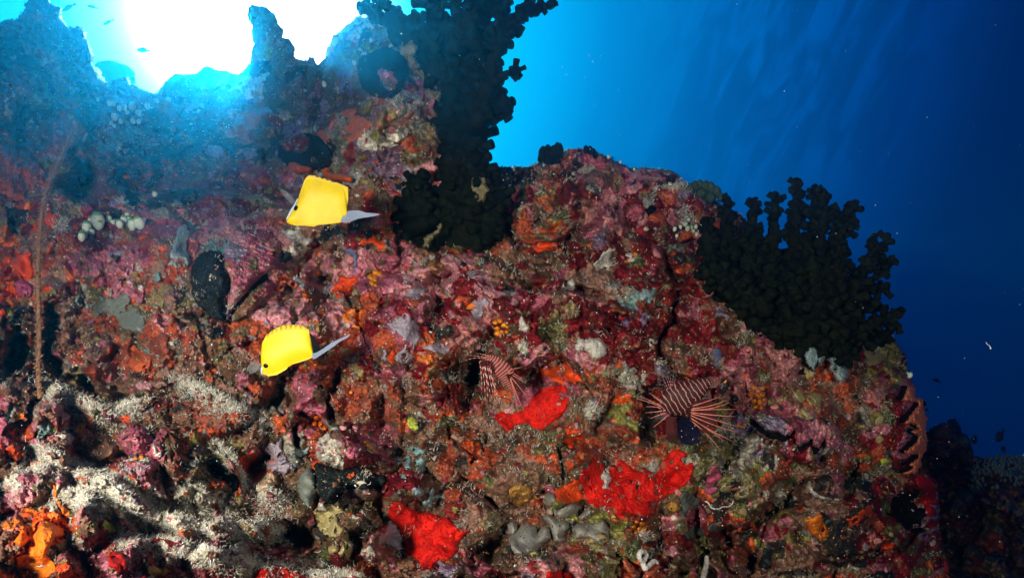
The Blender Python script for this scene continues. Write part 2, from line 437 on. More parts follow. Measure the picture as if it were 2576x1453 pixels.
FLATS = [(1085, 1340, 125, 100), (1610, 1215, 165, 95), (1335, 1030, 115, 65), (100, 1320, 95, 130), (300, 790, 85, 65), (352, 900, 45, 48), (590, 680, 150, 140), (880, 1150, 125, 85),
 (2020, 1110, 150, 95), (2280, 1080, 65, 135), (2080, 900, 75, 65), (1400, 1335, 145, 60), (1480, 880, 65, 48), (1010, 850, 75, 65), (900, 320, 60, 70), (700, 1440, 80, 40), (2055, 1325, 45, 45), (385, 1085, 60, 75), (480, 1080, 80, 80), (280, 575, 90, 50)]
def build_reef(name, ctrl, contour, xs, ys, pits, ridges, amp, Rroll, back, off=(0, 0, 0), edge_noise=7, Wfun=region_weights, Dr=1.12):
    GX, GY = np.meshgrid(xs, ys)
    px, py = GX.ravel(), GY.ravel()
    D = tps(ctrl, px, py)
    D0 = D.copy()
    P0 = np.stack([(px - CX) / F * Dr, .25 * D0, -(py - CY) / F * Dr], -1)      # unrolled along the wall face
    wob = np.stack([fbm(P0, 9, 4, 101, .6), fbm(P0, 9, 4, 111, .6)], -1)
    wf = np.stack([fbm(P0, 26, 3, 121, .6), fbm(P0, 26, 3, 131, .6)], -1)
    qx, qy = px + wob[:, 0] * 58 + wf[:, 0] * 22, py + wob[:, 1] * 58 + wf[:, 1] * 22
    for (cx, cy_, rx, ry, an, dep) in pits:
        c, s = math.cos(R(an)), math.sin(R(an)); dx, dy = qx - cx, qy - cy_
        u, v = (c * dx + s * dy) / rx, (-s * dx + c * dy) / ry
        r = np.sqrt(u * u + v * v)
        D = D + dep * (1 - smooth(r, .15, 1.25)) * (1 if dep < 0 else .9)
    rdamp = np.zeros_like(D)
    for pts, w_up, w_dn, a in ridges:
        d, side, t = polyline_dist(px + wob[:, 0] * 22 + wf[:, 0] * 9, py + wob[:, 1] * 22 + wf[:, 1] * 9, pts)
        w = np.where(side < 0, w_up, w_dn)                 # side<0: above the line as it runs rightwards
        en = np.minimum(1, 8 * np.minimum(t + .04, 1.04 - t))
        D = D - a * np.exp(-(d / w) ** 2) * en + np.where(side < 0, 1, 0) * a * .5 * np.exp(-((d - 2.0 * w_up) / (.9 * w_up)) ** 2) * en
        rdamp = np.maximum(rdamp, np.exp(-(d / 40) ** 2) * min(1, a / .05))
    lump = 1 - 2 * np.abs(fbm(P0, 6.5, 4, 211, .55))
    pk = worley(P0 + .022 * np.stack([wf[:, 0], wf[:, 1], wob[:, 0]], -1), 7.5, 71)
    big = fbm(P0, 2.6, 3, 201) * .10 + lump * .044 + (smooth(pk[1] - pk[0], 0, .42) - .6) * .085 * (pk[2] * 1.2 + .1) + fbm(P0, 20, 3, 221, .6) * .034
    calm = .55 * rdamp
    for cx, cy_, rx, ry in FLATS: calm = np.maximum(calm, .85 * (1 - smooth(np.sqrt(((px - cx) / rx) ** 2 + ((py - cy_) / ry) ** 2), .7, 1.2)))
    D = D - amp * big * (1 - calm * .85)
    cre = np.abs(fbm(P0 + .02 * np.stack([wf[:, 1], wob[:, 0], wf[:, 0]], -1), 5.2, 3, 231, .55)); msk = smooth(fbm(P0, 3.1, 3, 241), -.12, .22)
    D = D + amp * .085 * (1 - smooth(cre, .012, .12)) * msk * (1 - calm)
    s = sdf(px + wob[:, 0] * edge_noise + 5 * fbm(P0, 60, 2, 301), py + wob[:, 1] * edge_noise + 5 * fbm(P0, 60, 2, 311), contour)
    k = np.clip(s / Rroll, 0, 1)
    D = D + (Rroll / F) * D * 1.6 * (1 - np.sqrt(np.clip(1 - (1 - k) ** 2, 0, 1)))
    P1 = P0 + np.stack([0 * D, .35 * (D - D0), 0 * D], -1)
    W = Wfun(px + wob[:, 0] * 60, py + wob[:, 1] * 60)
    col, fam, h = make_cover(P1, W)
    D = D - h * np.clip(s / 6, 0.2, 1)
    P = CAM + D[:, None] * ray(px, py)
    ok = (s > 0).reshape(GX.shape)
    nx, ny = len(xs), len(ys)
    idx = np.arange(nx * ny).reshape(ny, nx)
    q = ok[:-1, :-1] & ok[1:, :-1] & ok[:-1, 1:] & ok[1:, 1:]
    a, b, c, d = idx[:-1, :-1][q], idx[:-1, 1:][q], idx[1:, 1:][q], idx[1:, :-1][q]
    faces = np.stack([a, d, c, b], -1)
    # boundary edges -> a body going back from the rim
    e = np.concatenate([faces[:, [0, 1]], faces[:, [1, 2]], faces[:, [2, 3]], faces[:, [3, 0]]])
    key = np.sort(e, 1); kk = key[:, 0].astype(np.int64) * (nx * ny) + key[:, 1]
    u, inv, cnt = np.unique(kk, return_inverse=True, return_counts=True)
    be = e[cnt[inv] == 1]
    bv = np.unique(be); mp_ = -np.ones(nx * ny, np.int64)
    rings = []; base = nx * ny
    dirs = ray(px[bv], py[bv])
    allP, allC, allW = [P], [col], [P1]
    prev = np.arange(nx * ny)
    cen = P[bv].mean(0)
    fl = [faces]
    for j, (bk, sh) in enumerate(((.06, 0), (.2, .01), (back, .05))):
        bk = bk if j < 2 else np.where((px[bv] > 1300) & (name == 'reef_wall'), 2.6, bk)[:, None]  # unseen deeper body at right, added to keep sun off the far reef
        newp = P[bv] + dirs * bk + rng.normal(0, .004, (len(bv), 3)) * (j > 0)
        allP.append(newp); allC.append(col[bv]); allW.append(P1[bv] + np.array([.37, .61, .13]) * bk)
        mp_ = prev.copy() if j == 0 else prev
        cur = np.zeros(nx * ny, np.int64); cur[bv] = base + np.arange(len(bv)); base += len(bv)
        fl.append(np.stack([prev[be[:, 1]], prev[be[:, 0]], cur[be[:, 0]], cur[be[:, 1]]], -1))
        prev = cur
    V = np.concatenate(allP); C = np.concatenate(allC); FA = np.concatenate(fl)
    used = np.zeros(len(V), bool); used[FA.ravel()] = True
    rm = np.cumsum(used) - 1
    o = link_mesh(name, V[used], rm[FA], REEF, attrs={'cover': ('FLOAT_COLOR', C[used]), 'wallpos': ('FLOAT_VECTOR', np.concatenate(allW)[used])})
    tag(o, kind='structure')
    return o, dict(xs=xs, ys=ys, D=D.reshape(GX.shape), ok=ok, s=s.reshape(GX.shape), fam=fam.reshape(GX.shape))

CONTOUR = [(-620, 90), (-300, 60), (-60, 80), (20, 50), (45, 46), (60, 34), (74, 0), (90, -20), (118, -18), (126, 4), (152, 20), (157, 43), (170, 67), (197, 68), (213, 80),
 (217, 97), (230, 120), (238, 143), (233, 160), (247, 172), (257, 193), (277, 210), (290, 200), (297, 193), (320, 192), (328, 210), (350, 215), (367, 227),
 (383, 233), (397, 230), (407, 213), (423, 197), (443, 188), (480, 187), (500, 183), (507, 170), (530, 166), (560, 176), (600, 186), (632, 160), (640, 110), (634, 68), (622, 22), (634, 10), (657, 18),
 (677, 20), (694, 37), (701, 63), (716, 80), (717, 100), (734, 100), (744, 117), (742, 133), (744, 152), (767, 153), (777, 143), (787, 150), (791, 162),
 (807, 162), (814, 153), (821, 133), (827, 113), (837, 90), (851, 83), (877, 67), (897, 47), (925, 42), (970, 58), (1030, 88), (1080, 130), (1110, 220), (1125, 330),
 (1140, 425), (1180, 440), (1240, 418), (1290, 420), (1330, 418), (1350, 408), (1362, 396), (1400, 385), (1430, 376), (1480, 372), (1500, 382), (1530, 395),
 (1560, 415), (1592, 428), (1640, 421), (1680, 425), (1705, 440), (1722, 462), (1750, 486), (1810, 512), (1860, 540), (1930, 600), (2020, 700), (2120, 800),
 (2200, 835), (2248, 840), (2262, 868), (2282, 894), (2284, 920), (2286, 940), (2294, 960), (2302, 990), (2316, 1010), (2324, 1050), (2326, 1110), (2322, 1145),
 (2312, 1182), (2345, 1196), (2360, 1212), (2364, 1270), (2366, 1330), (2380, 1400), (2400, 1500), (2440, 1700), (2460, 1900), (-620, 1900)]
CTRL = [(0, 50, 2.2), (200, 250, 2.1), (390, 260, 2.5), (600, 250, 2.5), (680, 60, 2.6), (800, 200, 2.2), (950, 200, 1.65), (1000, 350, 1.45), (900, 400, 1.55),
 (600, 450, 1.95), (300, 450, 1.75), (50, 400, 1.6), (50, 700, 1.2), (250, 600, 1.4), (450, 600, 1.38), (600, 700, 1.22), (200, 850, 1.15), (50, 1000, .88),
 (100, 1300, .66), (300, 1250, .76), (500, 1350, .78), (450, 1050, .95), (700, 1000, 1.07), (700, 1300, .93), (900, 1150, .99), (900, 850, 1.17), (850, 650, 1.4),
 (1150, 560, 1.62), (1100, 720, 1.28), (1300, 850, 1.2), (1200, 1000, 1.2), (1100, 1300, 1.0), (1400, 1300, 1.03), (1300, 1440, .9), (1450, 450, 1.62),
 (1500, 600, 1.45), (1700, 500, 1.7), (1750, 700, 1.5), (1950, 750, 1.62), (1600, 850, 1.3), (1900, 950, 1.32), (1600, 1050, 1.22), (1700, 1250, 1.15),
 (1650, 1430, 1.02), (2100, 950, 1.5), (2250, 1050, 1.58), (2300, 1200, 1.66), (2050, 1200, 1.36), (2000, 1400, 1.26), (2250, 1400, 1.5), (2370, 1400, 1.8),
 (-400, 700, 1.2), (-400, 200, 2.0), (-500, 1300, .72), (400, 1800, .66), (1000, 1700, .8), (2000, 1700, 1.08), (2450, 1800, 1.6)]
PITS = [(200, 455, 75, 48, -20, .40), (15, 870, 38, 75, 10, .25), (140, 860, 28, 95, -14, .22), (215, 965, 45, 22, 25, .16), (560, 1190, 30, 60, -30, .2),
 (640, 1190, 26, 60, 10, .16), (730, 1330, 60, 52, 0, .24), (900, 1275, 48, 32, 0, .16), (1195, 975, 42, 55, 20, .24), (1340, 945, 50, 25, 0, .12),
 (815, 690, 40, 55, 20, .16), (770, 640, 55, 35, 0, .16), (860, 870, 70, 55, 0, .10), (1725, 1075, 60, 60, 0, .18), (1480, 730, 90, 22, 20, .12), (1330, 690, 70, 24, 15, .12),
 (1130, 570, 130, 70, 0, .18), (1290, 450, 60, 25, -10, .12), (1560, 790, 60, 22, 20, .1), (1230, 1385, 60, 32, -10, .16), (985, 1140, 40, 30, 20, .12),
 (400, 440, 110, 26, -10, .12), (600, 520, 80, 20, 15, .10), (700, 470, 60, 30, 0, .15), (1010, 1370, 50, 40, 0, .1), (1830, 1340, 60, 26, 0, .1), (2260, 1260, 70, 45, 20, .14), (1950, 1290, 70, 26, -15, .1),
 (330, 885, 40, 18, 15, .08), (470, 800, 60, 18, 20, .07), (1120, 950, 30, 16, 10, .08), (2130, 1200, 50, 22, -10, .1), (1690, 700, 70, 30, 10, .1), (420, 355, 90, 30, -10, .12), (620, 330, 80, 26, 10, .1), (90, 300, 50, 60, 0, .14),
 # bulges (negative depth)
 (960, 190, 62, 62, 0, -.08), (765, 385, 62, 50, 0, -.10), (960, 330, 130, 110, 0, -.10), (600, 655, 120, 100, 30, -.05), (740, 780, 95, 50, 0, -.05), (1150, 730, 140, 60, 10, -.05),
 (1010, 850, 100, 70, 0, -.04), (1530, 560, 90, 60, 0, -.05), (380, 1090, 80, 90, 20, -.05), (880, 1125, 100, 50, 15, -.04), (1990, 1090, 130, 80, 10, -.05), (2250, 1050, 80, 110, 0, -.05), (1960, 880, 120, 60, 0, -.04), (1640, 455, 70, 40, 10, -.06), (1490, 480, 90, 50, 10, -.06), (1830, 1180, 60, 110, 40, -.05)]
RIDGES = [([(90, 1130), (180, 1160), (290, 1225), (400, 1300), (520, 1320), (700, 1325)], 16, 60, .05),
 ([(120, 965), (190, 1000), (290, 1035), (340, 1010)], 14, 40, .042),
 ([(300, 1350), (450, 1370), (600, 1400), (760, 1440), (900, 1452)], 16, 45, .045),
 ([(200, 1240), (290, 1290), (330, 1340)], 12, 30, .03),
 ([(560, 1130), (620, 1215), (700, 1250)], 16, 30, .04),
 ([(470, 960), (560, 1010), (660, 1050)], 14, 40, .03),
 ([(1700, 1260), (1760, 1190), (1840, 1120)], 18, 18, .035),
 ([(1240, 745), (1400, 750), (1520, 770), (1600, 790)], 18, 36, .04),
 ([(1200, 650), (1330, 700), (1480, 715)], 14, 40, .05),
 ([(380, 505), (470, 480), (600, 500), (700, 520)], 20, 30, .07),
 ([(1950, 1340), (2080, 1290), (2200, 1250)], 18, 30, .04)]
XS = axis_coords(-600, 2480, -40, 2420, 2.5, 9); YS = axis_coords(-30, 1880, -20, 1460, 2.5, 9)
reef, G = build_reef('reef_wall', CTRL, CONTOUR, XS, YS, PITS, RIDGES, 1.0, 34, .7)

def far_w(px, py):
    W = np.zeros((len(FN),) + px.shape, np.float32)
    for f, w in dict(brown=3, dark=3, olive=2.5, dred=1, grey=.6, rust=.4).items(): W[FN.index(f)] = w
    return W / W.sum(0)
FAR_CONTOUR = [(2230, 1120), (2300, 1090), (2332, 1079), (2362, 1062), (2389, 1049), (2409, 1050), (2422, 1082), (2439, 1102), (2447, 1140), (2472, 1148), (2500, 1160), (2576, 1170), (2700, 1200), (2900, 1260), (3100, 1400), (3200, 1900), (2100, 1900), (2150, 1300)]
FAR_CTRL = [(2300, 1100, 3.6), (2400, 1060, 3.5), (2450, 1180, 3.2), (2576, 1180, 3.6), (2450, 1450, 2.5), (2570, 1450, 2.6), (2300, 1450, 2.5), (2900, 1300, 3.9), (3000, 1800, 2.6), (2200, 1800, 2.1)]
far, GF = build_reef('far_reef_slope', FAR_CTRL, FAR_CONTOUR, axis_coords(2100, 3150, 2200, 2600, 3.5, 14), axis_coords(1030, 1850, 1036, 1460, 3.5, 14),
                     [(2500, 1330, 90, 60, 20, .3), (2400, 1200, 50, 70, 0, .25)], [], 1.6, 22, .9, Wfun=far_w, Dr=2.3)

# smoothed depth for seating things on the crust
def blur(A, r):
    k = np.exp(-.5 * (np.arange(-2 * r, 2 * r + 1) / r) ** 2); k /= k.sum()
    A = np.apply_along_axis(lambda v: np.convolve(np.pad(v, 2 * r, 'edge'), k, 'valid'), 0, A)
    return np.apply_along_axis(lambda v: np.convolve(np.pad(v, 2 * r, 'edge'), k, 'valid'), 1, A)
DS = blur(G['D'], 3); DSF = blur(GF['D'], 2)
DS8 = blur(G['D'], 8)
COVW = np.ones(G['D'].shape)                      # how much small growth settles here
LIFT = np.zeros(G['D'].shape)                     # thickness of what already grows here
def samp(A, px, py, g=G):
    px = np.asarray(px, float); py = np.asarray(py, float)
    ix = np.clip(np.interp(px, g['xs'], np.arange(len(g['xs']))), 0, len(g['xs']) - 1.001)
    iy = np.clip(np.interp(py, g['ys'], np.arange(len(g['ys']))), 0, len(g['ys']) - 1.001)
    x0, y0 = ix.astype(int), iy.astype(int); fx, fy = ix - x0, iy - y0
    return A[y0, x0] * (1 - fx) * (1 - fy) + A[y0, x0 + 1] * fx * (1 - fy) + A[y0 + 1, x0] * (1 - fx) * fy + A[y0 + 1, x0 + 1] * fx * fy
def S(px, py, lift=0., A=None):
    """point on the reef at a photo pixel, lifted towards the viewer"""
    d = samp(DS if A is None else A, px, py) - lift
    return CAM + np.asarray(d)[..., None] * ray(px, py)
def pt(px, py, d):
    return CAM + np.asarray(d, float)[..., None] * ray(px, py)
def nrm(px, py, e=14):
    a = S(px + e, py, 0, DS8) - S(px - e, py, 0, DS8); b = S(px, py - e, 0, DS8) - S(px, py + e, 0, DS8)
    n = np.cross(a, b); n /= np.linalg.norm(n)
    return -n if n @ (pt(px, py, 1.) - CAM) > 0 else n


# ------------------------------------------------------------------ the water's own haze
hm = bpy.data.materials.new('haze'); hm.use_nodes = True; ht = hm.node_tree; ht.nodes.clear()
pv = ht.nodes.new('ShaderNodeVolumePrincipled'); ho = ht.nodes.new('ShaderNodeOutputMaterial')
pv.inputs['Color'].default_value = (.02, .50, 1.0, 1); pv.inputs['Density'].default_value = .052; pv.inputs['Anisotropy'].default_value = .89
pv.inputs['Absorption Color'].default_value = (.25, .60, .85, 1)
ht.links.new(pv.outputs[0], ho.inputs['Volume'])
def box(name, lo, hi, mat):
    v = [(x, y, z) for x in (lo[0], hi[0]) for y in (lo[1], hi[1]) for z in (lo[2], hi[2])]
    f = [(0, 1, 3, 2), (4, 6, 7, 5), (0, 4, 5, 1), (2, 3, 7, 6), (0, 2, 6, 4), (1, 5, 7, 3)]
    return link_mesh(name, np.array(v), f, mat, smooth_=False)
hz = box('haze', (-5, -1.5, -2.2), (7, 7, 3.6), hm); tag(hz, kind='stuff')

# ================================================================== things on the reef
M = {}
M['red'] = crust_mat('red sponge', (.34, .005, .004), (.70, .014, .006), 60, .6, 220, .65, pores=(90, .13, (.16, .004, .004)))
M['darkred'] = crust_mat('dark red sponge', (.26, .006, .006), (.42, .010, .008), 60, .5, 200, .55, pores=(90, .14, (.06, .003, .003)))
M['orangered'] = crust_mat('orange red sponge', (.58, .045, .010), (.72, .085, .014), 60, .5, 190, .5, pores=(120, .15, (.20, .02, .008)))
M['orange'] = crust_mat('orange sponge', (.62, .12, .010), (.74, .20, .016), 55, .5, 180, .5, pores=(140, .14, (.22, .04, .01)))
M['rustorange'] = crust_mat('rust sponge', (.42, .075, .022), (.55, .12, .04), 70, .5, 200, .55, pores=(150, .14, (.14, .02, .01)))
M['salmon'] = crust_mat('salmon crust', (.55, .12, .06), (.66, .20, .10), 70, .6, 200, .6, pores=(160, .16, (.3, .04, .02)))
M['grey'] = crust_mat('grey sponge', (.20, .20, .17), (.28, .27, .23), 40, .25, 160, .45, pores=(70, .14, (.03, .03, .028)))
M['greygreen'] = crust_mat('grey green sponge', (.13, .155, .13), (.18, .20, .17), 50, .3, 200, .55, pores=(110, .10, (.03, .035, .03)))
M['darkgrey'] = crust_mat('dark grey sponge', (.055, .065, .055), (.085, .095, .08), 50, .3, 200, .55, pores=(110, .10, (.015, .015, .015)))
M['film'] = crust_mat('violet grey film', (.24, .20, .25), (.33, .29, .33), 55, .3, 220, .5, pores=(90, .10, (.08, .05, .07)))
M['bluefilm'] = crust_mat('slate blue film', (.10, .12, .22), (.15, .17, .29), 60, .3, 220, .5)
M['white'] = crust_mat('white sponge', (.46, .44, .38), (.64, .62, .56), 90, .7, 240, .6, pores=(170, .14, (.2, .19, .16)))
M['beige'] = crust_mat('beige sponge', (.52, .36, .22), (.64, .47, .31), 80, .5, 300, .5, pores=(60, .12, (.16, .03, .01)))
M['bluegrey'] = crust_mat('blue grey sponge', (.22, .32, .32), (.36, .47, .46), 90, .6, 220, .55, pores=(130, .16, (.10, .16, .17)))
M['teal'] = crust_mat('teal sponge', (.12, .24, .24), (.24, .38, .37), 90, .5, 240, .5, spots=(260, .15, (.45, .55, .52)), pores=(120, .12, (.05, .10, .10)))
M['zoa'] = crust_mat('orange ascidian', (.72, .24, .02), (.82, .32, .03), 60, .4, 200, .45, pores=(120, .13, (.32, .06, .01)))
M['yellow'] = crust_mat('yellow sponge', (.28, .23, .09), (.42, .36, .17), 80, .4, 220, .5, pores=(120, .13, (.12, .09, .03)))
M['olivescrap'] = crust_mat('olive scrap', (.12, .11, .05), (.24, .22, .12), 120, .8, 260, .7, pores=(150, .18, (.03, .03, .015)))
M['lip'] = crust_mat('orange oyster lip', (.78, .19, .08), (.90, .32, .17), 70, .6, 200, .6, pores=(150, .14, (.3, .05, .02)))
M['lime'] = crust_mat('lime sponge', (.40, .46, .04), (.55, .60, .12), 90, .6, 220, .6)
M['pink'] = crust_mat('pink coralline', (.36, .075, .12), (.52, .17, .20), 70, .8, 230, .6, spots=(180, .13, (.62, .42, .40)), pores=(140, .12, (.12, .02, .04)))
M['maroon'] = crust_mat('maroon coralline', (.20, .04, .07), (.34, .09, .13), 70, .8, 230, .6, pores=(140, .14, (.06, .01, .02)))
M['magenta'] = crust_mat('magenta crust', (.36, .06, .13), (.46, .10, .18), 70, .5, 220, .55)
M['black'] = crust_mat('black sponge', (.007, .010, .011), (.022, .028, .028), 90, .9, 260, .75, spots=(170, .13, (.22, .24, .21)))
M['void'] = crust_mat('dark mantle', (.004, .004, .005), (.008, .007, .008), 60, .2, 200, .7)  # black standing in for the shade inside gaps, hollow and cup mouth
M['ambergold'] = crust_mat('amber coral', (.30, .14, .03), (.46, .25, .06), 110, .8, 260, .6, pores=(170, .2, (.10, .04, .01)))
M['brownlobe'] = crust_mat('brown lumpy coral', (.10, .055, .02), (.20, .11, .045), 90, .8, 260, .6, pores=(150, .2, (.03, .015, .008)))
M['coral'] = crust_mat('black cup coral', (.0025, .0045, .0028), (.009, .012, .006), 40, .4, 200, .85)
M['coral'].node_tree.nodes['Principled BSDF'].inputs['Specular IOR Level'].default_value = .03
M['mosaic'] = crust_mat('mottled oyster shell', (.16, .05, .09), (.30, .12, .17), 60, .8, 220, .5, spots=(95, .23, (.62, .48, .24)))
M['darkgreen'] = crust_mat('dark green coral', (.02, .045, .035), (.05, .085, .06), 80, .6, 220, .6)
M['boulder'] = crust_mat('hazy boulder', (.06, .05, .05), (.14, .11, .11), 20, .6, 90, .7)

def blobpoly(cx, cy, rx, ry=None, seed=0, n=26, rough=.28, rot=0):
    ry = ry or rx; r = random.Random(seed); ph = [(r.uniform(0, 6.28), r.uniform(.4, 1) / k) for k in range(2, 7)]
    out = []
    for i in range(n):
        a = 2 * math.pi * i / n
        m = 1 + rough * sum(w * math.sin((k + 2) * a + p) for k, (p, w) in enumerate(ph))
        u, v = rx * m * math.cos(a), ry * m * math.sin(a); c, s_ = math.cos(R(rot)), math.sin(R(rot))
        out.append((cx + c * u - s_ * v, cy + s_ * u + c * v))
    return out

def patch(name, poly, t, mat, label=None, cat=None, group=None, parent=None, edge=12, lump=.35, enoise=3.0, lscale=45, base=None, step=2.3, cover=True, sink=.010, lobes=0, holes=14, living=None, grain=1.):
    """a living crust or lobe with the given outline, seated on the reef and t metres thick"""
    A = DS if base is None else base
    P = np.asarray(poly, float); x0, y0 = P.min(0) - 7; x1, y1 = P.max(0) + 7
    xs = np.arange(x0, x1 + step, step); ys = np.arange(y0, y1 + step, step)
    gx, gy = np.meshgrid(xs, ys); px, py = gx.ravel(), gy.ravel()
    Q = S(px, py, 0, A)
    s = sdf(px, py, P) + enoise * (fbm(Q, 60, 3, 501, .6) * 1.8 + fbm(Q, 260, 2, 541) * .9)
    if holes: s = np.minimum(s, holes * (fbm(Q, 38, 4, 551, .65) + .42) * 2)
    k = np.clip(s / edge, 0, 1)
    h = t * np.sqrt(1 - (1 - k) ** 2)
    if lump: h = h + k * (lump * min(.022, t * 1.1) * fbm(Q, lscale, 3, 511, .5) + .0042 * grain * fbm(Q, 170, 3, 531, .7))
    if lobes:
        fa, fb, _, _ = worley(Q, lobes, 521); h = h * (.82 + .24 * smooth(fb - fa, 0, .6))
    at_ = None
    if living is None and mat is M['brownlobe']: living = dict(brown=5, dark=2.5, olive=1.5, rust=.6)
    if living:
        W = np.zeros((len(FN), len(px)), np.float32)
        for f_, w_l in living.items(): W[FN.index(f_)] = w_l
        W /= W.sum(0)
        Qw = np.stack([(px - CX) / F * 1.12, samp(A, px, py) * .25, -(py - CY) / F * 1.12], -1)
        cl_, _, hh_ = make_cover(Qw, W); h = h + hh_ * k * .8; at_ = {'cover': ('FLOAT_COLOR', cl_), 'wallpos': ('FLOAT_VECTOR', Qw)}
    h = np.where(s <= 0, np.maximum(-sink, s * .004), h)
    V = S(px, py, h, A)
    ok = (s > -step * 1.7).reshape(gx.shape); q = ok[:-1, :-1] & ok[1:, :-1] & ok[:-1, 1:] & ok[1:, 1:]
    idx = np.arange(gx.size).reshape(gx.shape)
    Fc = np.stack([idx[:-1, :-1][q], idx[1:, :-1][q], idx[1:, 1:][q], idx[:-1, 1:][q]], -1)
    if len(Fc) == 0: return None
    u, inv = np.unique(Fc, return_inverse=True); V = V[u]; Fc = inv.reshape(Fc.shape)
    if at_: at_ = {a_: (t_, d_[u]) for a_, (t_, d_) in at_.items()}; mat = REEF
    org = V.mean(0) if parent is None else np.array(parent.location)
    o = link_mesh(name, V, Fc, mat, parent, org, True, at_)
    if parent is None or label: tag(o, label, cat, group)
    if cover:
        i0, i1 = np.searchsorted(G['xs'], [x0 + 4, x1 - 4]); j0, j1 = np.searchsorted(G['ys'], [y0 + 4, y1 - 4])
        if i1 > i0 and j1 > j0:
            mxx, myy = np.meshgrid(G['xs'][i0:i1], G['ys'][j0:j1])
            sg = sdf(mxx, myy, P); kg = np.clip(sg / edge, 0, 1)
            if base is None: LIFT[j0:j1, i0:i1] = np.maximum(LIFT[j0:j1, i0:i1], t * np.sqrt(1 - (1 - kg) ** 2) * (sg > 1))
            wv_ = (.35 if 'valve' in name or living else .09) if base is None else .03
            COVW[j0:j1, i0:i1] = np.where(sg > 1, wv_, COVW[j0:j1, i0:i1])
    return o

def z3(ox, oy, pts): return [(ox + x / 3.0, oy + y / 3.0) for x, y in pts]

# --- red sponges
patch('sponge', z3(644, 968.6, [(985, 930), (1010, 900), (1050, 870), (1110, 880), (1130, 915), (1190, 935), (1250, 960), (1320, 965), (1390, 990), (1440, 1010), (1490, 1050), (1530, 1080), (1600, 1095), (1570, 1130), (1545, 1160), (1520, 1210), (1510, 1270), (1450, 1310), (1400, 1300), (1340, 1330), (1330, 1380), (1240, 1370), (1210, 1310), (1150, 1260), (1110, 1240), (1125, 1190), (1090, 1110), (1050, 1040), (990, 1010)]),
      .016, M['red'], 'bright scarlet sponge sheet, broadest at the bottom centre beside a pale crust', 'sponge', edge=16, lobes=30)
patch('sponge', z3(1288, 968.6, [(520, 640), (570, 620), (600, 570), (640, 540), (690, 590), (700, 620), (740, 640), (760, 600), (810, 570), (880, 600), (910, 640), (960, 655), (990, 620), (1030, 655), (1100, 650), (1160, 610), (1150, 540), (1190, 500), (1260, 480), (1340, 510), (1280, 560), (1300, 600), (1365, 580), (1370, 650), (1340, 720), (1270, 780), (1200, 820), (1120, 870), (1020, 880), (1060, 960), (1000, 1000), (930, 960), (830, 1000), (780, 975), (800, 930), (700, 900), (640, 920), (570, 880), (530, 790), (505, 700)]),
      .011, M['red'], 'wide scarlet sponge below the right lionfish with a white lump on it', 'sponge', edge=9, lobes=26)
patch('sponge', [(1242, 1046), (1262, 1036), (1290, 1042), (1310, 1030), (1330, 1014), (1346, 990), (1360, 972), (1385, 968), (1420, 970), (1432, 1000), (1424, 1030), (1405, 1050), (1380, 1066), (1358, 1080), (1335, 1072), (1310, 1062), (1292, 1072), (1282, 1086), (1262, 1074)],
      .009, M['red'], 'red sponge under the left lionfish with pale turf running over it', 'sponge', lobes=20)
patch('sponge', z3(1288, 968.6, [(330, 420), (400, 380), (400, 300), (440, 300), (450, 345), (520, 340), (550, 380), (530, 410), (470, 420), (460, 470), (430, 480), (410, 430)]), .010, M['orangered'], 'small branching red sponge midway between the two biggest scarlet sponges and the left lionfish', 'sponge')
patch('sponge', z3(1288, 968.6, [(400, 560), (440, 530), (510, 560), (530, 530), (540, 545), (480, 600), (420, 650), (400, 600)]), .009, M['orangered'], 'little orange red tongue of sponge just up left of the wide scarlet sponge', 'sponge')
patch('sponge', z3(1288, 968.6, [(320, 780), (390, 760), (470, 690), (510, 720), (520, 800), (560, 860), (500, 870), (450, 890), (360, 915), (325, 860)]), .010, M['orangered'], 'dull red sponge joining the wide scarlet sponge on its left, above the grey lobes', 'sponge')
patch('sponge', [(1372, 1460), (1376, 1440), (1392, 1433), (1415, 1434), (1436, 1446), (1446, 1462)], .012, M['red'], 'red sponge cut by the bottom edge of the picture, right of centre', 'sponge')
patch('sponge', [(634, 1448), (650, 1426), (680, 1418), (720, 1424), (752, 1436), (772, 1450), (770, 1465), (640, 1465)], .014, M['red'], 'knobbly red sponge cut by the bottom edge, left of centre', 'sponge', lobes=40)
patch('sponge', [(2302, 1200), (2318, 1188), (2336, 1196), (2352, 1208), (2358, 1240), (2360, 1290), (2358, 1318), (2342, 1330), (2326, 1316), (2330, 1290), (2318, 1262), (2304, 1240)], .014, M['darkred'], 'dark red sponge at the right edge of the reef below the orange oyster lip', 'sponge')
patch('sponge', z3(644, 484.5, [(570, 750), (590, 700), (640, 640), (700, 630), (770, 635), (775, 680), (720, 700), (690, 760), (640, 790), (600, 780)]), .014, M['orangered'], 'orange red sponge beside a shaded gap below the upper yellow fish', 'sponge')
patch('sponge', z3(644, 484.5, [(770, 370), (820, 330), (850, 350), (890, 320), (930, 360), (990, 380), (1000, 420), (940, 440), (900, 400), (850, 380), (800, 400)]), .010, M['orangered'], 'ragged orange red sponge on the ledge left of the black coral foot', 'sponge')
patch('sponge', z3(0, 484.5, [(330, 190), (360, 150), (440, 160), (470, 150), (440, 200), (430, 250), (390, 260), (350, 230)]), .014, M['orangered'], 'orange red lump right beside the whip coral, below the dark hole', 'sponge')
patch('sponge', z3(0, 484.5, [(120, 520), (150, 470), (190, 440), (240, 450), (230, 500), (245, 560), (260, 620), (220, 660), (160, 620), (130, 570)]), .012, M['orangered'], 'orange red upright sponge left of the whip coral at mid height', 'sponge')
patch('sponge', z3(0, 484.5, [(110, 680), (160, 640), (220, 680), (250, 720), (230, 780), (180, 790), (130, 750)]), .014, M['magenta'], 'crimson pink lump left of the whip coral, below the orange red upright sponge', 'sponge')
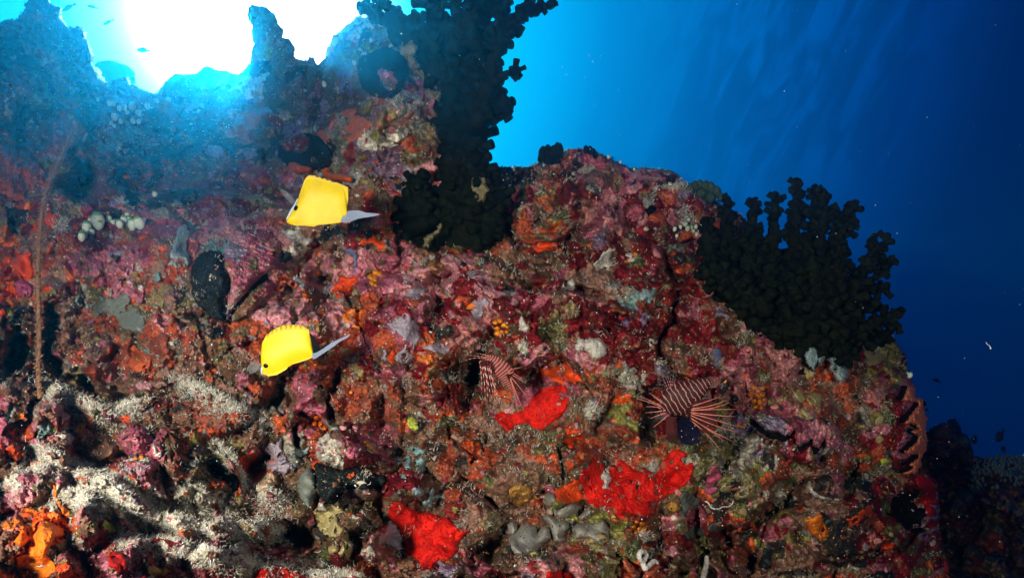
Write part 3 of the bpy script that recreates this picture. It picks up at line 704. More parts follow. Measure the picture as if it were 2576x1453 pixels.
patch('sponge', z3(0, 484.5, [(-10, 800), (20, 790), (50, 850), (60, 920), (20, 940), (-10, 920)]), .012, M['orangered'], 'orange red sponge at the left edge of the picture', 'sponge')
# --- orange
patch('sponge', z3(0, 484.5, [(980, 1170), (1010, 1140), (1060, 1180), (1110, 1230), (1140, 1270), (1120, 1330), (1060, 1350), (1000, 1330), (970, 1290), (1000, 1240)]), .013, M['rustorange'], 'dusty orange sponge patch left of the lower yellow fish', 'sponge')
patch('sponge', z3(0, 968.6, [(170, 1070), (230, 1050), (300, 1000), (370, 1010), (430, 1060), (480, 1080), (490, 1130), (420, 1160), (380, 1220), (350, 1280), (410, 1340), (420, 1400), (360, 1460), (160, 1470), (130, 1380), (120, 1300), (200, 1260), (220, 1180), (150, 1220), (110, 1180)]), .010, M['orange'], 'large bright orange crust in the bottom left corner', 'sponge', edge=9)
patch('sponge', z3(0, 968.6, [(410, 760), (430, 830), (470, 900), (530, 950), (545, 985), (500, 1000), (465, 970), (440, 900), (400, 830)]), .007, M['orange'], 'thin orange streak of sponge above the large orange corner crust', 'sponge', edge=6)
patch('sponge', z3(644, 0, [(640, 850), (700, 810), (760, 830), (740, 870), (790, 880), (870, 920), (860, 970), (800, 1000), (790, 1040), (700, 1080), (670, 1050), (720, 1010), (660, 970), (700, 930), (690, 890)]), .014, M['salmon'], 'branched orange coral patch above the upper yellow fish', 'sponge')
patch('sponge', z3(644, 0, [(460, 1010), (490, 970), (530, 1000), (540, 1030), (580, 1030), (560, 1080), (520, 1080), (490, 1040)]), .012, M['salmon'], 'smaller orange patch left of the branched orange coral', 'sponge')
patch('sponge', z3(1932, 968.6, [(270, 1010), (310, 995), (370, 970), (410, 985), (420, 1040), (460, 1090), (440, 1140), (400, 1180), (340, 1130), (290, 1060)]), .014, M['orange'], 'deep orange sponge on the dark lower right of the reef', 'sponge')
patch('sponge', z3(1932, 968.6, [(580, 1000), (650, 990), (720, 920), (790, 890), (800, 930), (740, 990), (670, 1060), (620, 1070)]), .010, M['orangered'], 'slanting red streak of sponge at lower right, beside a dark hollow', 'sponge')
patch('sponge', z3(1932, 968.6, [(860, 1160), (890, 1145), (930, 1190), (1000, 1190), (960, 1220), (890, 1245), (860, 1210)]), .010, M['orangered'], 'small red sponge at lower right under the black hollow', 'sponge')
patch('sponge', z3(0, 968.6, [(1760, 590), (1820, 540), (1900, 500), (1940, 520), (1940, 690), (1880, 690), (1820, 640)]), .014, M['orangered'], 'orange red sponge with dark pores above the tan sponge', 'sponge')
patch('sponge', z3(644, 484.5, [(990, 1250), (1010, 1190), (1050, 1180), (1060, 1210), (1040, 1250), (1060, 1290), (1020, 1290)]), .009, M['orangered'], 'little orange red spot inside the violet grey film', 'sponge')
patch('sponge', z3(1288, 484.5, [(200, 1330), (260, 1310), (330, 1320), (400, 1290), (460, 1320), (540, 1400), (480, 1440), (400, 1440), (300, 1420), (230, 1400)]), .010, M['orangered'], 'orange red crust to the right of the left lionfish', 'sponge')
patch('sponge', z3(1288, 484.5, [(160, 420), (200, 370), (280, 350), (300, 400), (290, 470), (240, 430), (190, 450)]), .012, M['orangered'], 'red lobe at the right rim of the black coral foot', 'sponge')
patch('sponge', z3(0, 968.6, [(910, 240), (950, 205), (990, 230), (970, 275), (930, 285)]), .010, M['orangered'], 'round orange red dab above the pale ridge at lower left', 'sponge', edge=8)
patch('sponge', z3(0, 968.6, [(1330, 1110), (1380, 1075), (1450, 1090), (1455, 1130), (1400, 1160)]), .012, M['rustorange'], 'round rust orange lump on the pale lower left ridge', 'sponge', edge=10)
patch('sponge', z3(0, 968.6, [(800, 1290), (860, 1230), (930, 1260), (970, 1330), (960, 1400), (900, 1420), (830, 1360)]), .014, M['darkred'], 'crimson lump near the bottom edge, lower left', 'sponge')
patch('sponge', z3(0, 968.6, [(740, 1170), (820, 1140), (900, 1150), (890, 1200), (820, 1240), (760, 1210)]), .012, M['darkred'], 'crimson crust just above the crimson lump at lower left', 'sponge')
# --- grey, white, blue
patch('sponge', z3(0, 484.5, [(700, 910), (720, 850), (760, 820), (810, 790), (860, 800), (890, 760), (950, 760), (990, 790), (1000, 850), (1060, 880), (1090, 940), (1095, 1010), (1070, 1060), (1020, 1040), (940, 1030), (890, 990), (870, 930), (800, 890), (740, 925)]), .012, M['greygreen'], 'flat grey sponge sheet with an arm to the left, below the pink crust', 'sponge', edge=8, lump=.12, grain=.35)
patch('sponge', z3(644, 968.6, [(330, 680), (370, 630), (420, 620), (440, 680), (450, 760), (465, 830), (440, 900), (390, 930), (340, 860), (315, 770)]), .020, M['greygreen'], 'smooth grey slab sponge on the left of the black shelled oyster', 'sponge', edge=14, lump=.1, grain=.3, holes=0)
gp = [([(1275, 1318), (1290, 1308), (1300, 1316), (1302, 1332), (1292, 1344), (1280, 1340)], 'small round grey lobe at the left end of the grey lobed sponges'),
      ([(1278, 1352), (1300, 1336), (1312, 1318), (1330, 1312), (1348, 1322), (1352, 1338), (1372, 1320), (1384, 1330), (1385, 1352), (1366, 1366), (1345, 1386), (1318, 1396), (1296, 1392), (1282, 1376)], 'largest grey lobed sponge, twin humped, at bottom centre'),
      ([(1366, 1300), (1378, 1290), (1400, 1306), (1425, 1310), (1432, 1322), (1420, 1340), (1412, 1348), (1424, 1354), (1410, 1364), (1394, 1360), (1388, 1340), (1382, 1318)], 'grey sponge lobe with a narrow waist, between the other grey lobes'),
      ([(1440, 1330), (1452, 1314), (1476, 1312), (1496, 1316), (1520, 1310), (1532, 1330), (1530, 1354), (1506, 1362), (1480, 1352), (1446, 1354)], 'broad grey sponge lobe at the right end of the grey lobed sponges'),
      ([(1396, 1290), (1420, 1270), (1440, 1264), (1458, 1272), (1452, 1288), (1428, 1302), (1404, 1304)], 'pale pitted grey sponge just above the grey lobes'),
      ([(1456, 1300), (1470, 1284), (1484, 1270), (1490, 1282), (1482, 1302), (1464, 1308)], 'slim grey finger of sponge above the broad right grey lobe'),
      ([(1370, 1250), (1380, 1238), (1396, 1242), (1398, 1260), (1386, 1274), (1374, 1268)], 'small grey knob with lime edge left of the dull red sponge')]
for p_, lb in gp: patch('lobed_sponge', p_, .034, M['grey'], lb, 'sponge', 'grey lobed sponges at the bottom', edge=20, lump=.12, grain=.2, holes=0, enoise=1.5)
patch('sponge', z3(1288, 968.6, [(665, 690), (690, 640), (720, 625), (740, 660), (760, 700), (740, 750), (740, 785), (700, 795), (665, 775), (690, 730)]), .026, M['white'], 'white lump growing on the wide scarlet sponge', 'sponge', edge=10)
patch('sponge', z3(1288, 484.5, [(465, 1120), (500, 1090), (550, 1120), (590, 1100), (640, 1090), (690, 1110), (715, 1170), (715, 1220), (660, 1250), (600, 1240), (570, 1200), (540, 1190), (500, 1210), (470, 1180)]), .022, M['white'], 'large white sponge on the dark red crust', 'sponge', edge=14)
patch('sponge', z3(1288, 484.5, [(960, 760), (990, 725), (1030, 735), (1050, 760), (1075, 725), (1095, 745), (1060, 790), (1055, 815), (1020, 795), (990, 820), (965, 800)]), .014, M['bluegrey'], 'small forked pale blue grey sponge on the dark red crust', 'sponge', edge=8)
patch('sponge', z3(1288, 484.5, [(415, 680), (460, 645), (480, 690), (470, 730), (430, 745), (405, 730)]), .014, M['white'], 'small white sponge above the pale turf ledge', 'sponge', edge=8)
patch('sponge', z3(1288, 484.5, [(610, 540), (650, 500), (680, 450), (720, 420), (790, 410), (820, 430), (760, 450), (740, 500), (790, 540), (760, 570), (700, 560), (650, 580)]), .014, M['white'], 'ragged whitish crust at the lower edge of the upper pink patch', 'sponge', edge=7)
patch('sponge', z3(1288, 484.5, [(860, 470), (890, 455), (930, 470), (925, 510), (890, 520)]), .010, M['white'], 'small off white dab right of the ragged whitish crust', 'sponge', edge=7)
patch('sponge', z3(1288, 484.5, [(45, 960), (75, 930), (100, 960), (130, 1020), (110, 1050), (60, 1030)]), .014, M['white'], 'upright off white sponge beside the orange ascidians at centre', 'sponge', edge=8)
patch('sponge', z3(1288, 484.5, [(1030, 1140), (1050, 1105), (1100, 1110), (1085, 1140), (1050, 1160)]), .012, M['white'], 'small white sponge on the dark red crust, right of the large white one', 'sponge', edge=8)
patch('sponge', z3(1932, 484.5, [(275, 1230), (300, 1170), (320, 1120), (350, 1130), (365, 1165), (400, 1180), (430, 1160), (425, 1110), (470, 1095), (510, 1150), (540, 1200), (560, 1260), (560, 1310), (600, 1340), (605, 1390), (570, 1425), (520, 1410), (505, 1360), (520, 1310), (490, 1340), (460, 1330), (475, 1290), (450, 1240), (410, 1270), (370, 1310), (350, 1340), (320, 1310), (290, 1270)]), .024, M['bluegrey'], 'lobed blue grey sponge hanging below the right black coral', 'sponge', edge=8, holes=0, base=DS - .05)
patch('sponge', z3(1288, 968.6, [(1440, 760), (1470, 690), (1500, 600), (1540, 590), (1570, 650), (1600, 690), (1560, 740), (1560, 800), (1500, 825), (1450, 800)]), .012, M['magenta'], 'rose pink crust right of the wide scarlet sponge', 'crust', edge=8)
patch('sponge', z3(1288, 968.6, [(1260, 830), (1290, 780), (1340, 800), (1380, 840), (1430, 870), (1400, 930), (1330, 960), (1300, 1010), (1270, 980), (1280, 900)]), .012, M['darkgrey'], 'dark grey sponge tongue under the right end of the wide scarlet sponge', 'sponge', edge=8)
patch('sponge', z3(1288, 968.6, [(1300, 1120), (1370, 1050), (1430, 1070), (1500, 1050), (1580, 1030), (1600, 1080), (1520, 1110), (1420, 1130), (1330, 1150)]), .012, M['darkgrey'], 'flat dark grey green sponge low on the right of the grey lobes', 'sponge', edge=8)
patch('sponge', z3(1288, 968.6, [(1160, 900), (1200, 865), (1250, 880), (1270, 930), (1230, 960), (1180, 945)]), .014, M['ambergold'], 'round amber brown knob below the wide scarlet sponge', 'sponge', edge=10)
# violet grey films
for p_, lb in (([(990, 980), (1040, 960), (1080, 930), (1120, 905), (1170, 920), (1180, 970), (1230, 990), (1225, 1060), (1240, 1100), (1190, 1170), (1150, 1120), (1110, 1110), (1080, 1060), (1020, 1040)], 'star shaped violet grey film on the pink crust at centre'),
               ([(1045, 1230), (1090, 1180), (1130, 1170), (1190, 1240), (1160, 1300), (1100, 1300), (1060, 1270)], 'violet grey film with a dark hole, below the star shaped film'),
               ([(1630, 880), (1660, 800), (1710, 770), (1760, 790), (1770, 830), (1720, 870), (1710, 930), (1690, 960), (1640, 950), (1625, 910)], 'upright violet grey film at the right end of the pink crust'),
               ([(1135, 770), (1160, 730), (1220, 700), (1280, 730), (1240, 770), (1220, 810), (1170, 800)], 'grey film on the upper pink crust right of the orange ascidians'),
               ([(1590, 620), (1650, 580), (1710, 600), (1700, 640), (1640, 660)], 'thin violet film on the pink mound under the black coral'),
               ([(1270, 1170), (1340, 1130), (1400, 1100), (1400, 1160), (1470, 1180), (1460, 1215), (1380, 1200), (1310, 1200)], 'violet grey film reaching right from the pink crust'),
               ([(955, 1180), (990, 1170), (1000, 1220), (970, 1260), (950, 1220)], 'small violet film left of the film with a hole')):
    patch('encrusting_film', z3(644, 484.5, p_), .008, M['film'], lb, 'crust', edge=5, lump=.2, holes=9, enoise=5)
patch('encrusting_film', z3(644, 484.5, [(660, 430), (720, 415), (760, 440), (775, 520), (760, 600), (730, 620), (740, 540), (725, 470), (690, 450)]), .009, M['bluefilm'], 'slate blue film curling down the gap left of the black coral foot', 'crust', edge=6)
patch('encrusting_film', z3(1288, 484.5, [(1520, 1200), (1540, 1160), (1570, 1180), (1590, 1240), (1570, 1300), (1530, 1290)]), .008, M['bluefilm'], 'slate blue film beside the pink crust at right', 'crust', edge=6)
patch('encrusting_film', z3(644, 968.6, [(980, 1040), (1010, 1010), (1055, 1050), (1085, 1120), (1115, 1190), (1120, 1240), (1060, 1230), (1000, 1190), (930, 1180), (940, 1120), (990, 1090)]), .010, M['film'], 'pale buff film along the left side of the scarlet sponge sheet', 'crust', edge=7)
# tan sponge and translucent neighbours, lower left centre
patch('sponge', z3(644, 968.6, [(-60, 700), (-50, 640), (0, 615), (50, 650), (100, 650), (150, 680), (155, 740), (110, 780), (60, 790), (10, 815), (-30, 800)]), .028, M['beige'], 'tan sponge with dark round pores', 'sponge', edge=18)
patch('sponge', z3(644, 968.6, [(50, 470), (110, 430), (150, 440), (190, 400), (190, 470), (220, 520), (230, 570), (190, 600), (130, 580), (110, 520), (60, 520)]), .018, M['film'], 'translucent buff sponge lobes above the tan sponge', 'sponge', edge=10)
patch('sponge', z3(644, 968.6, [(40, 620), (100, 580), (180, 600), (260, 590), (265, 630), (220, 670), (150, 650), (90, 650)]), .016, M['film'], 'pale see through band of sponge right above the tan sponge', 'sponge', edge=9)
patch('sponge', z3(644, 968.6, [(250, 490), (300, 475), (350, 480), (400, 470), (390, 510), (330, 530), (270, 520)]), .014, M['bluegrey'], 'narrow slate sponge on the pink knob left of the mottled oyster', 'sponge', edge=8)
# olive & yellow
patch('sponge', z3(644, 968.6, [(430, 960), (480, 900), (560, 900), (650, 920), (670, 950), (610, 980), (620, 1040), (690, 1100), (710, 1170), (690, 1220), (640, 1150), (560, 1140), (480, 1100), (450, 1040)]), .014, M['yellow'], 'cream and olive sponge sheet with red dots under the black shelled oyster', 'sponge')
patch('sponge', z3(644, 968.6, [(610, 1270), (650, 1200), (700, 1190), (740, 1220), (720, 1290), (670, 1310)]), .020, M['yellow'], 'cream sponge with one large opening, near the bottom', 'sponge')
patch('sponge', z3(644, 968.6, [(545, 1230), (580, 1200), (625, 1215), (625, 1255), (580, 1280), (550, 1265)]), .018, M['yellow'], 'small round cream sponge beside the cream sponge with an opening', 'sponge')
for p_, lb in (([(190, 60), (230, 30), (270, 40), (280, 90), (260, 130), (210, 115)], 'olive yellow sponge at the left of the upper right olive patches'),
               ([(290, 70), (340, 50), (410, 60), (400, 120), (360, 160), (310, 150)], 'olive yellow star shaped sponge in the middle of the olive patches'),
               ([(-10, 100), (40, 85), (90, 100), (140, 80), (130, 120), (70, 150), (0, 145)], 'long olive yellow band above the pink zigzag oyster'),
               ([(790, 280), (830, 220), (880, 230), (860, 290), (820, 315)], 'olive yellow sponge left of the orange oyster lip'),
               ([(670, 300), (720, 285), (750, 310), (720, 335), (680, 325)], 'small olive yellow sponge between the two zigzag oysters'),
               ([(810, 400), (850, 380), (880, 410), (850, 440), (815, 430)], 'olive yellow dab near the foot of the orange oyster lip'),
               ([(220, 200), (270, 180), (330, 210), (310, 260), (250, 250)], 'olive turf sponge on top of the pink zigzag oyster')):
    patch('sponge', z3(1932, 968.6, p_), .012, M['yellow'], lb, 'sponge', 'olive yellow sponges around the zigzag oysters', edge=7)
patch('sponge', z3(1932, 968.6, [(850, 560), (900, 545), (930, 570), (900, 600), (855, 595)]), .016, M['lime'], 'pale lime sponge knob below the olive patches at right', 'sponge', edge=8)
patch('sponge', z3(1288, 968.6, [(1560, 780), (1600, 750), (1660, 760), (1640, 800), (1590, 810)]), .010, M['yellow'], 'olive sponge on the lower edge of the rose pink crust', 'sponge', edge=6)
patch('sponge', z3(1288, 968.6, [(1670, 830), (1730, 780), (1800, 740), (1850, 710), (1860, 760), (1890, 800), (1830, 830), (1750, 850), (1700, 860)]), .014, M['yellow'], 'ragged olive yellow sponge right of the rose pink crust', 'sponge', edge=8)
patch('sponge', z3(1288, 968.6, [(990, 300), (1020, 280), (1060, 300), (1060, 340), (1100, 330), (1090, 380), (1040, 430), (960, 420), (950, 390), (1010, 370)]), .014, M['brownlobe'], 'olive brown lobed sponge left of the right lionfish tail spots', 'sponge', edge=8)
patch('sponge', z3(1932, 484.5, [(270, 1310), (300, 1290), (310, 1340), (360, 1360), (350, 1395), (290, 1395), (270, 1360)]), .012, M['yellow'], 'olive sponge just below the blue grey hanging sponge', 'sponge', edge=8)
patch('sponge', z3(1932, 484.5, [(720, 1150), (760, 1180), (800, 1220), (870, 1190), (915, 1185), (890, 1240), (840, 1290), (770, 1310), (740, 1260)]), .012, M['yellow'], 'mustard sponge under the right end of the right black coral', 'sponge', edge=8)
patch('sponge', z3(644, 968.6, [(1140, 250), (1180, 230), (1215, 260), (1235, 320), (1200, 350), (1150, 310)]), .010, M['lime'], 'lime green patch between the mottled oyster and the left lionfish', 'sponge', edge=7)
patch('sponge', z3(0, 968.6, [(565, 320), (590, 250), (620, 230), (645, 260), (640, 320), (650, 350), (600, 370), (560, 350)]), .016, M['ambergold'], 'amber sponge shaped like a little jug, above the pale ridge at lower left', 'sponge', edge=10)
patch('sponge', z3(0, 968.6, [(750, 1050), (790, 1010), (860, 1060), (880, 1100), (830, 1110), (780, 1090)]), .010, M['lime'], 'pale lime smear on the lowest left ridge', 'sponge', edge=7)
# teal blobs
for i, (p_, lb) in enumerate((([(1130, 490), (1160, 455), (1220, 460), (1285, 480), (1270, 520), (1200, 525), (1150, 515)], 'speckled pale blue sponge, topmost of the blue green sponges right of the mottled oyster'),
    ([(1040, 560), (1070, 530), (1105, 545), (1105, 590), (1070, 600)], 'dim blue green disc, leftmost of the blue green sponges'),
    ([(1115, 540), (1145, 520), (1175, 555), (1165, 620), (1130, 635), (1110, 590)], 'tall blue green sponge in the middle of its cluster'),
    ([(1215, 560), (1250, 540), (1285, 570), (1265, 600), (1270, 640), (1225, 650), (1200, 620)], 'double lobed blue green sponge at the right of its cluster'),
    ([(1090, 675), (1115, 665), (1140, 680), (1130, 705), (1095, 700)], 'tiny deep teal sponge under its cluster'),
    ([(1200, 800), (1225, 780), (1260, 795), (1260, 835), (1225, 850), (1200, 830)], 'round blue green sponge left of the Y shaped one'),
    ([(1300, 810), (1325, 765), (1345, 775), (1340, 830), (1400, 800), (1430, 815), (1425, 855), (1360, 860), (1330, 870), (1325, 915), (1270, 915), (1255, 880), (1300, 865)], 'Y shaped blue green sponge above the scarlet sponge sheet'))):
    patch('sponge', z3(644, 968.6, p_), .016, M['teal'], lb, 'sponge', 'blue green sponges at centre', edge=9)
patch('sponge', z3(0, 484.5, [(1165, 670), (1170, 610), (1190, 595), (1215, 620), (1220, 665), (1190, 680)]), .018, M['teal'], 'small blue green cone beside the left black shelled oyster', 'sponge', edge=9)
patch('sponge', z3(0, 484.5, [(1280, 460), (1310, 400), (1330, 300), (1360, 240), (1420, 220), (1475, 250), (1450, 300), (1420, 360), (1410, 440), (1440, 510), (1410, 570), (1390, 500), (1340, 500), (1290, 490)]), .014, M['bluegrey'], 'tall ragged grey green sponge above the left black shelled oyster', 'sponge', edge=7)
patch('sponge', z3(0, 484.5, [(1260, 520), (1290, 500), (1340, 520), (1330, 550), (1270, 545)]), .010, M['bluegrey'], 'small grey green dab under the tall ragged sponge', 'sponge', edge=6)
# amber and brown lumps
patch('hard_coral', z3(644, 484.5, [(1300, 560), (1320, 515), (1370, 505), (1415, 530), (1415, 575), (1390, 620), (1360, 625), (1320, 600)]), .026, M['ambergold'], 'amber folded coral knob at the foot of the central black coral', 'coral', edge=16, lobes=60)
patch('hard_coral', z3(0, 968.6, [(945, 130), (960, 70), (1030, 40), (1110, 20), (1165, 60), (1160, 130), (1110, 170), (1070, 210), (1000, 170)]), .030, M['brownlobe'], 'dark brown knobbly coral with pale flecks at lower left', 'coral', edge=18, lobes=60)
patch('hard_coral', z3(0, 968.6, [(1260, 350), (1300, 270), (1400, 300), (1490, 350), (1540, 450), (1620, 560), (1680, 650), (1620, 740), (1500, 700), (1440, 740), (1330, 720), (1250, 640), (1310, 560), (1290, 450)]), .034, M['brownlobe'], 'large dark brown knobbly coral between the pale ridges', 'coral', edge=26, lobes=55)
patch('hard_coral', z3(0, 968.6, [(1090, 1390), (1130, 1350), (1190, 1380), (1250, 1370), (1285, 1400), (1230, 1430), (1180, 1420), (1140, 1440)]), .020, M['ambergold'], 'short amber brown coral finger at the bottom left', 'coral', edge=9, lobes=60)
patch('hard_coral', z3(0, 968.6, [(600, 1050), (650, 980), (740, 970), (790, 1010), (740, 1060), (740, 1130), (660, 1150), (600, 1110)]), .022, M['brownlobe'], 'olive brown coral cushion on the lowest left ridge', 'coral', edge=14, lobes=50)
patch('hard_coral', z3(1288, 968.6, [(-20, 790), (40, 740), (110, 750), (150, 800), (120, 880), (60, 920), (0, 910)]), .018, M['ambergold'], 'golden brown coral cushion at centre, above the grey lobes', 'coral', edge=14, lobes=45)
# pink coralline
for p_, lb, mt in ((z3(1288, 484.5, [(500, 310), (560, 240), (620, 190), (690, 180), (750, 220), (800, 270), (770, 320), (740, 330), (740, 390), (690, 420), (650, 460), (600, 420), (600, 370), (530, 350)]), 'bright rose coralline crust on the upper right hump', 'pink'),
                   (z3(1288, 484.5, [(860, 150), (900, 90), (960, 90), (1005, 140), (1000, 210), (930, 210), (870, 180)]), 'rounded rose crust left of the amber cup in the upper right hump', 'pink'),
                   (z3(1288, 484.5, [(1155, 100), (1200, 80), (1290, 110), (1360, 160), (1330, 200), (1240, 220), (1170, 190)]), 'dusky rose crust right of the amber cup', 'maroon'),
                   (z3(0, 484.5, [(790, 610), (850, 560), (930, 560), (960, 620), (1000, 680), (1080, 700), (1100, 750), (1060, 830), (990, 800), (930, 730), (890, 810), (850, 780), (830, 700)]), 'mottled pink crust above the flat grey sponge', 'pink'),
                   (z3(0, 968.6, [(870, 400), (930, 330), (1010, 300), (1090, 320), (1150, 400), (1230, 480), (1260, 560), (1230, 640), (1140, 660), (1060, 690), (1040, 600), (1000, 560), (930, 500)]), 'rose pink mound with orange dabs at lower left', 'pink'),
                   (z3(0, 968.6, [(1030, 715), (1100, 680), (1190, 690), (1250, 760), (1250, 820), (1300, 860), (1250, 890), (1190, 840), (1120, 780)]), 'pink plate on the upper side of the pale ridge', 'pink'),
                   (z3(1288, 484.5, [(1480, 600), (1540, 570), (1590, 600), (1640, 580), (1700, 620), (1690, 640), (1620, 625), (1570, 650), (1500, 640)]), 'frilled pink crust sticking out before the right black coral', 'magenta'),
                   (z3(644, 484.5, [(740, 690), (780, 640), (830, 640), (850, 690), (900, 690), (860, 760), (800, 790), (750, 740)]), 'mauve pink patch left of the orange ascidian cluster', 'magenta'),
                   (z3(1288, 968.6, [(235, 770), (270, 740), (320, 760), (330, 810), (290, 825), (250, 800)]), 'small rose crust above the small grey knob', 'magenta'),
                   (z3(644, 968.6, [(1640, 1340), (1700, 1310), (1800, 1350), (1870, 1370), (1850, 1430), (1760, 1460), (1600, 1460), (1350, 1420), (1390, 1330), (1480, 1350)]), 'purple pink crust along the bottom under the scarlet sponge sheet', 'maroon')):
    patch('coralline_crust', p_, .014, M[mt], lb, 'crust', edge=12, lobes=40, lump=.5, enoise=6, living=dict(pink=8, violet=1.2, brown=.5, white=.3) if mt != 'maroon' else dict(pink=3, violet=2, dred=2, brown=1.5))
# black hollow at lower right, its shade painted as a raised dark patch
patch('hollow_shade', z3(1932, 968.6, [(900, 960), (930, 880), (980, 820), (1050, 800), (1090, 780), (1145, 775), (1140, 830), (1090, 870), (1130, 930), (1200, 930), (1195, 990), (1150, 1020), (1170, 1080), (1110, 1115), (1040, 1090), (980, 1030)]), .020, M['void'], 'black patch painted as the shade of a hollow beside the dark red sponge at the lower right rim', 'sponge', edge=12)

# --- clusters of orange ascidians (each cluster is one colony)
def colony(label, spots, mat, t=.016, name='ascidian_colony'):
    root = None
    cx = sum(p[0] for p in spots) / len(spots); cy_ = sum(p[1] for p in spots) / len(spots)
    root = empty(name, S(cx, cy_), label, 'sea squirts')
    for i, (x, y, r) in enumerate(spots):
        patch('lobe', blobpoly(x, y, r, r * .85, int(x * 7 + y), 18, .16), t, mat, parent=root, edge=max(4, r * .8), holes=0, enoise=.8, lump=.1, step=1.6)
colony('cluster of bright orange ascidian discs on the dark red crust at centre', [(1246, 812, 7), (1258, 808, 7), (1268, 818, 8), (1276, 822, 6), (1250, 826, 8), (1248, 838, 8), (1262, 834, 6), (1274, 834, 5), (1257, 842, 5)], M['zoa'])
colony('cluster of orange ascidian discs on the pink crust near the black coral foot', [(945, 684, 8), (955, 688, 7), (932, 696, 7), (942, 700, 9), (936, 710, 8), (944, 716, 5)], M['zoa'])
colony('cluster of orange ascidian discs above the pink zigzag oyster', [(1896, 974, 7), (1908, 980, 8), (1920, 976, 7), (1890, 992, 8), (1904, 996, 8), (1918, 992, 8), (1896, 1010, 8), (1910, 1012, 8), (1924, 1006, 7), (1900, 1022, 6), (1914, 1024, 6)], M['zoa'])
colony('cluster of small orange ascidian discs right of the grey lobes', [(1602, 1312, 6), (1614, 1316, 6), (1594, 1324, 5), (1608, 1328, 6), (1620, 1330, 6), (1600, 1338, 5), (1612, 1340, 5)], M['zoa'])
colony('pair of orange ascidian discs on the rose pink mound', [(339, 1140, 7), (341, 1152, 7), (356, 1148, 7)], M['zoa'])
colony('orange ascidian discs at the edge of the mottled oyster', [(918, 1110, 6), (926, 1118, 7), (934, 1126, 7), (940, 1132, 5)], M['zoa'])
colony('orange knobs on the pink lump above the mottled oyster', [(785, 1042, 7), (796, 1050, 7), (806, 1046, 6), (792, 1064, 7), (806, 1066, 6), (816, 1076, 6), (800, 1080, 5)], M['orange'])

# --- orange tube sponge
def tube_sponge():
    root = empty('tube_sponge', S(722, 702), 'bright orange tube sponge with two open mouths and a yellow top', 'sponge')
    patch('base', z3(644, 484.5, [(190, 640), (215, 590), (250, 575), (290, 590), (290, 640), (270, 670), (220, 690), (190, 680)]), .028, M['salmon'], parent=root, edge=14)
    patch('cap', z3(644, 484.5, [(215, 600), (235, 575), (280, 578), (285, 605), (250, 620)]), .042, M['yellow'], parent=root, edge=9, step=1.6)
    for x, y, r, dx, dy in ((711, 716, 6.5, -5, 9), (731, 711, 7, 8, 5), (716, 700, 5, -6, 3)):
        b = MB(); a = S(x, y, .010); e = S(x + dx, y + dy, .048); rr = r * 1.25 / F
        pts = np.linspace(a, e, 5); b.tube(pts, [rr * 1.15, rr, rr * .95, rr, rr * 1.1], 14, cap=False)
        b.tube(np.linspace(e, a + .3 * (e - a), 4), [rr * 1.1, rr * .7, rr * .55, .0004], 14, cap=False)
        b.build('tube', M['salmon'], root)
tube_sponge()

# ------------------------------------------------------------------ black cup corals
def cup(b, p, d, ln, r):
    """one open corallite tube: outer wall, flared rim and the cup inside"""
    d = d / np.linalg.norm(d)
    b.tube([p, p + d * ln * .5, p + d * ln * .92, p + d * ln, p + d * ln * .97, p + d * ln * .72], [r * .95, r * .92, r * 1.08, r * 1.0, r * .72, r * .3], 8)

def branch(parent, px_pts, r_px, d0, d1, mat, rs, every=.9, clen=1.0, rlast=None, name='branch', thin=.8):
    P2 = np.array(px_pts, float); n = max(10, int(np.abs(np.diff(P2, axis=0)).sum() / 9))
    c = spline(np.c_[P2, np.linspace(d0, d1, len(P2))], n)
    pts = pt(c[:, 0], c[:, 1], c[:, 2])
    rad = np.interp(np.linspace(0, 1, n), np.linspace(0, 1, len(r_px)), r_px) * thin * c[:, 2] / F
    rad = rad * (1 + .14 * np.sin(np.arange(n) * .9 + rs.uniform(0, 6)) + np.array([rs.uniform(-.08, .08) for _ in range(n)]))
    pts = pts + np.array([[rs.uniform(-1, 1) * .003 for _ in range(3)] for _ in range(n)])
    b = MB(); b.tube(pts, rad, 12)
    tg = np.gradient(pts, axis=0); tg /= np.linalg.norm(tg, axis=1)[:, None]
    L_ = np.r_[0, np.cumsum(np.linalg.norm(np.diff(pts, axis=0), axis=1))]
    s_ = L_[-1] * .10; ph = rs.uniform(0, 6)
    while s_ < L_[-1]:
        k = min(np.searchsorted(L_, s_), n - 1)
        cr = min(.0110, max(.0065, rad[k] * .6)) * rs.uniform(.8, 1.25)
        a = np.cross(tg[k], [.2, .9, .3]); a /= np.linalg.norm(a); bb = np.cross(tg[k], a)
        for j in range((1 if rs.random() < .45 else 2) if rad[k] < .018 else 4):
            ph += rs.uniform(1.7, 3.6) if rad[k] < .018 else 1.75
            th = ph + rs.uniform(-.4, .4)
            d = math.cos(th) * a + math.sin(th) * bb + tg[k] * rs.uniform(.15, .75)
            cup(b, pts[k] + (math.cos(th) * a + math.sin(th) * bb) * rad[k] * .6, d, rad[k] * .4 + cr * rs.uniform(.5, 2.6) * clen, cr)
        s_ += max(.010, cr * rs.uniform(1.1, 2.4) * every)
    for j in range(4):                                   # the growing tip ends in a bunch of cups
        d = tg[-1] + np.array([rs.uniform(-.7, .7) for _ in range(3)]) * (.2 if j == 0 else 1)
        cup(b, pts[-1] - tg[-1] * rad[-1] * .4, d, rad[-1] * rs.uniform(1.2, 2.0), max(.006, min(.011, rad[-1] * .75)))
    return b.build(name, mat, parent)

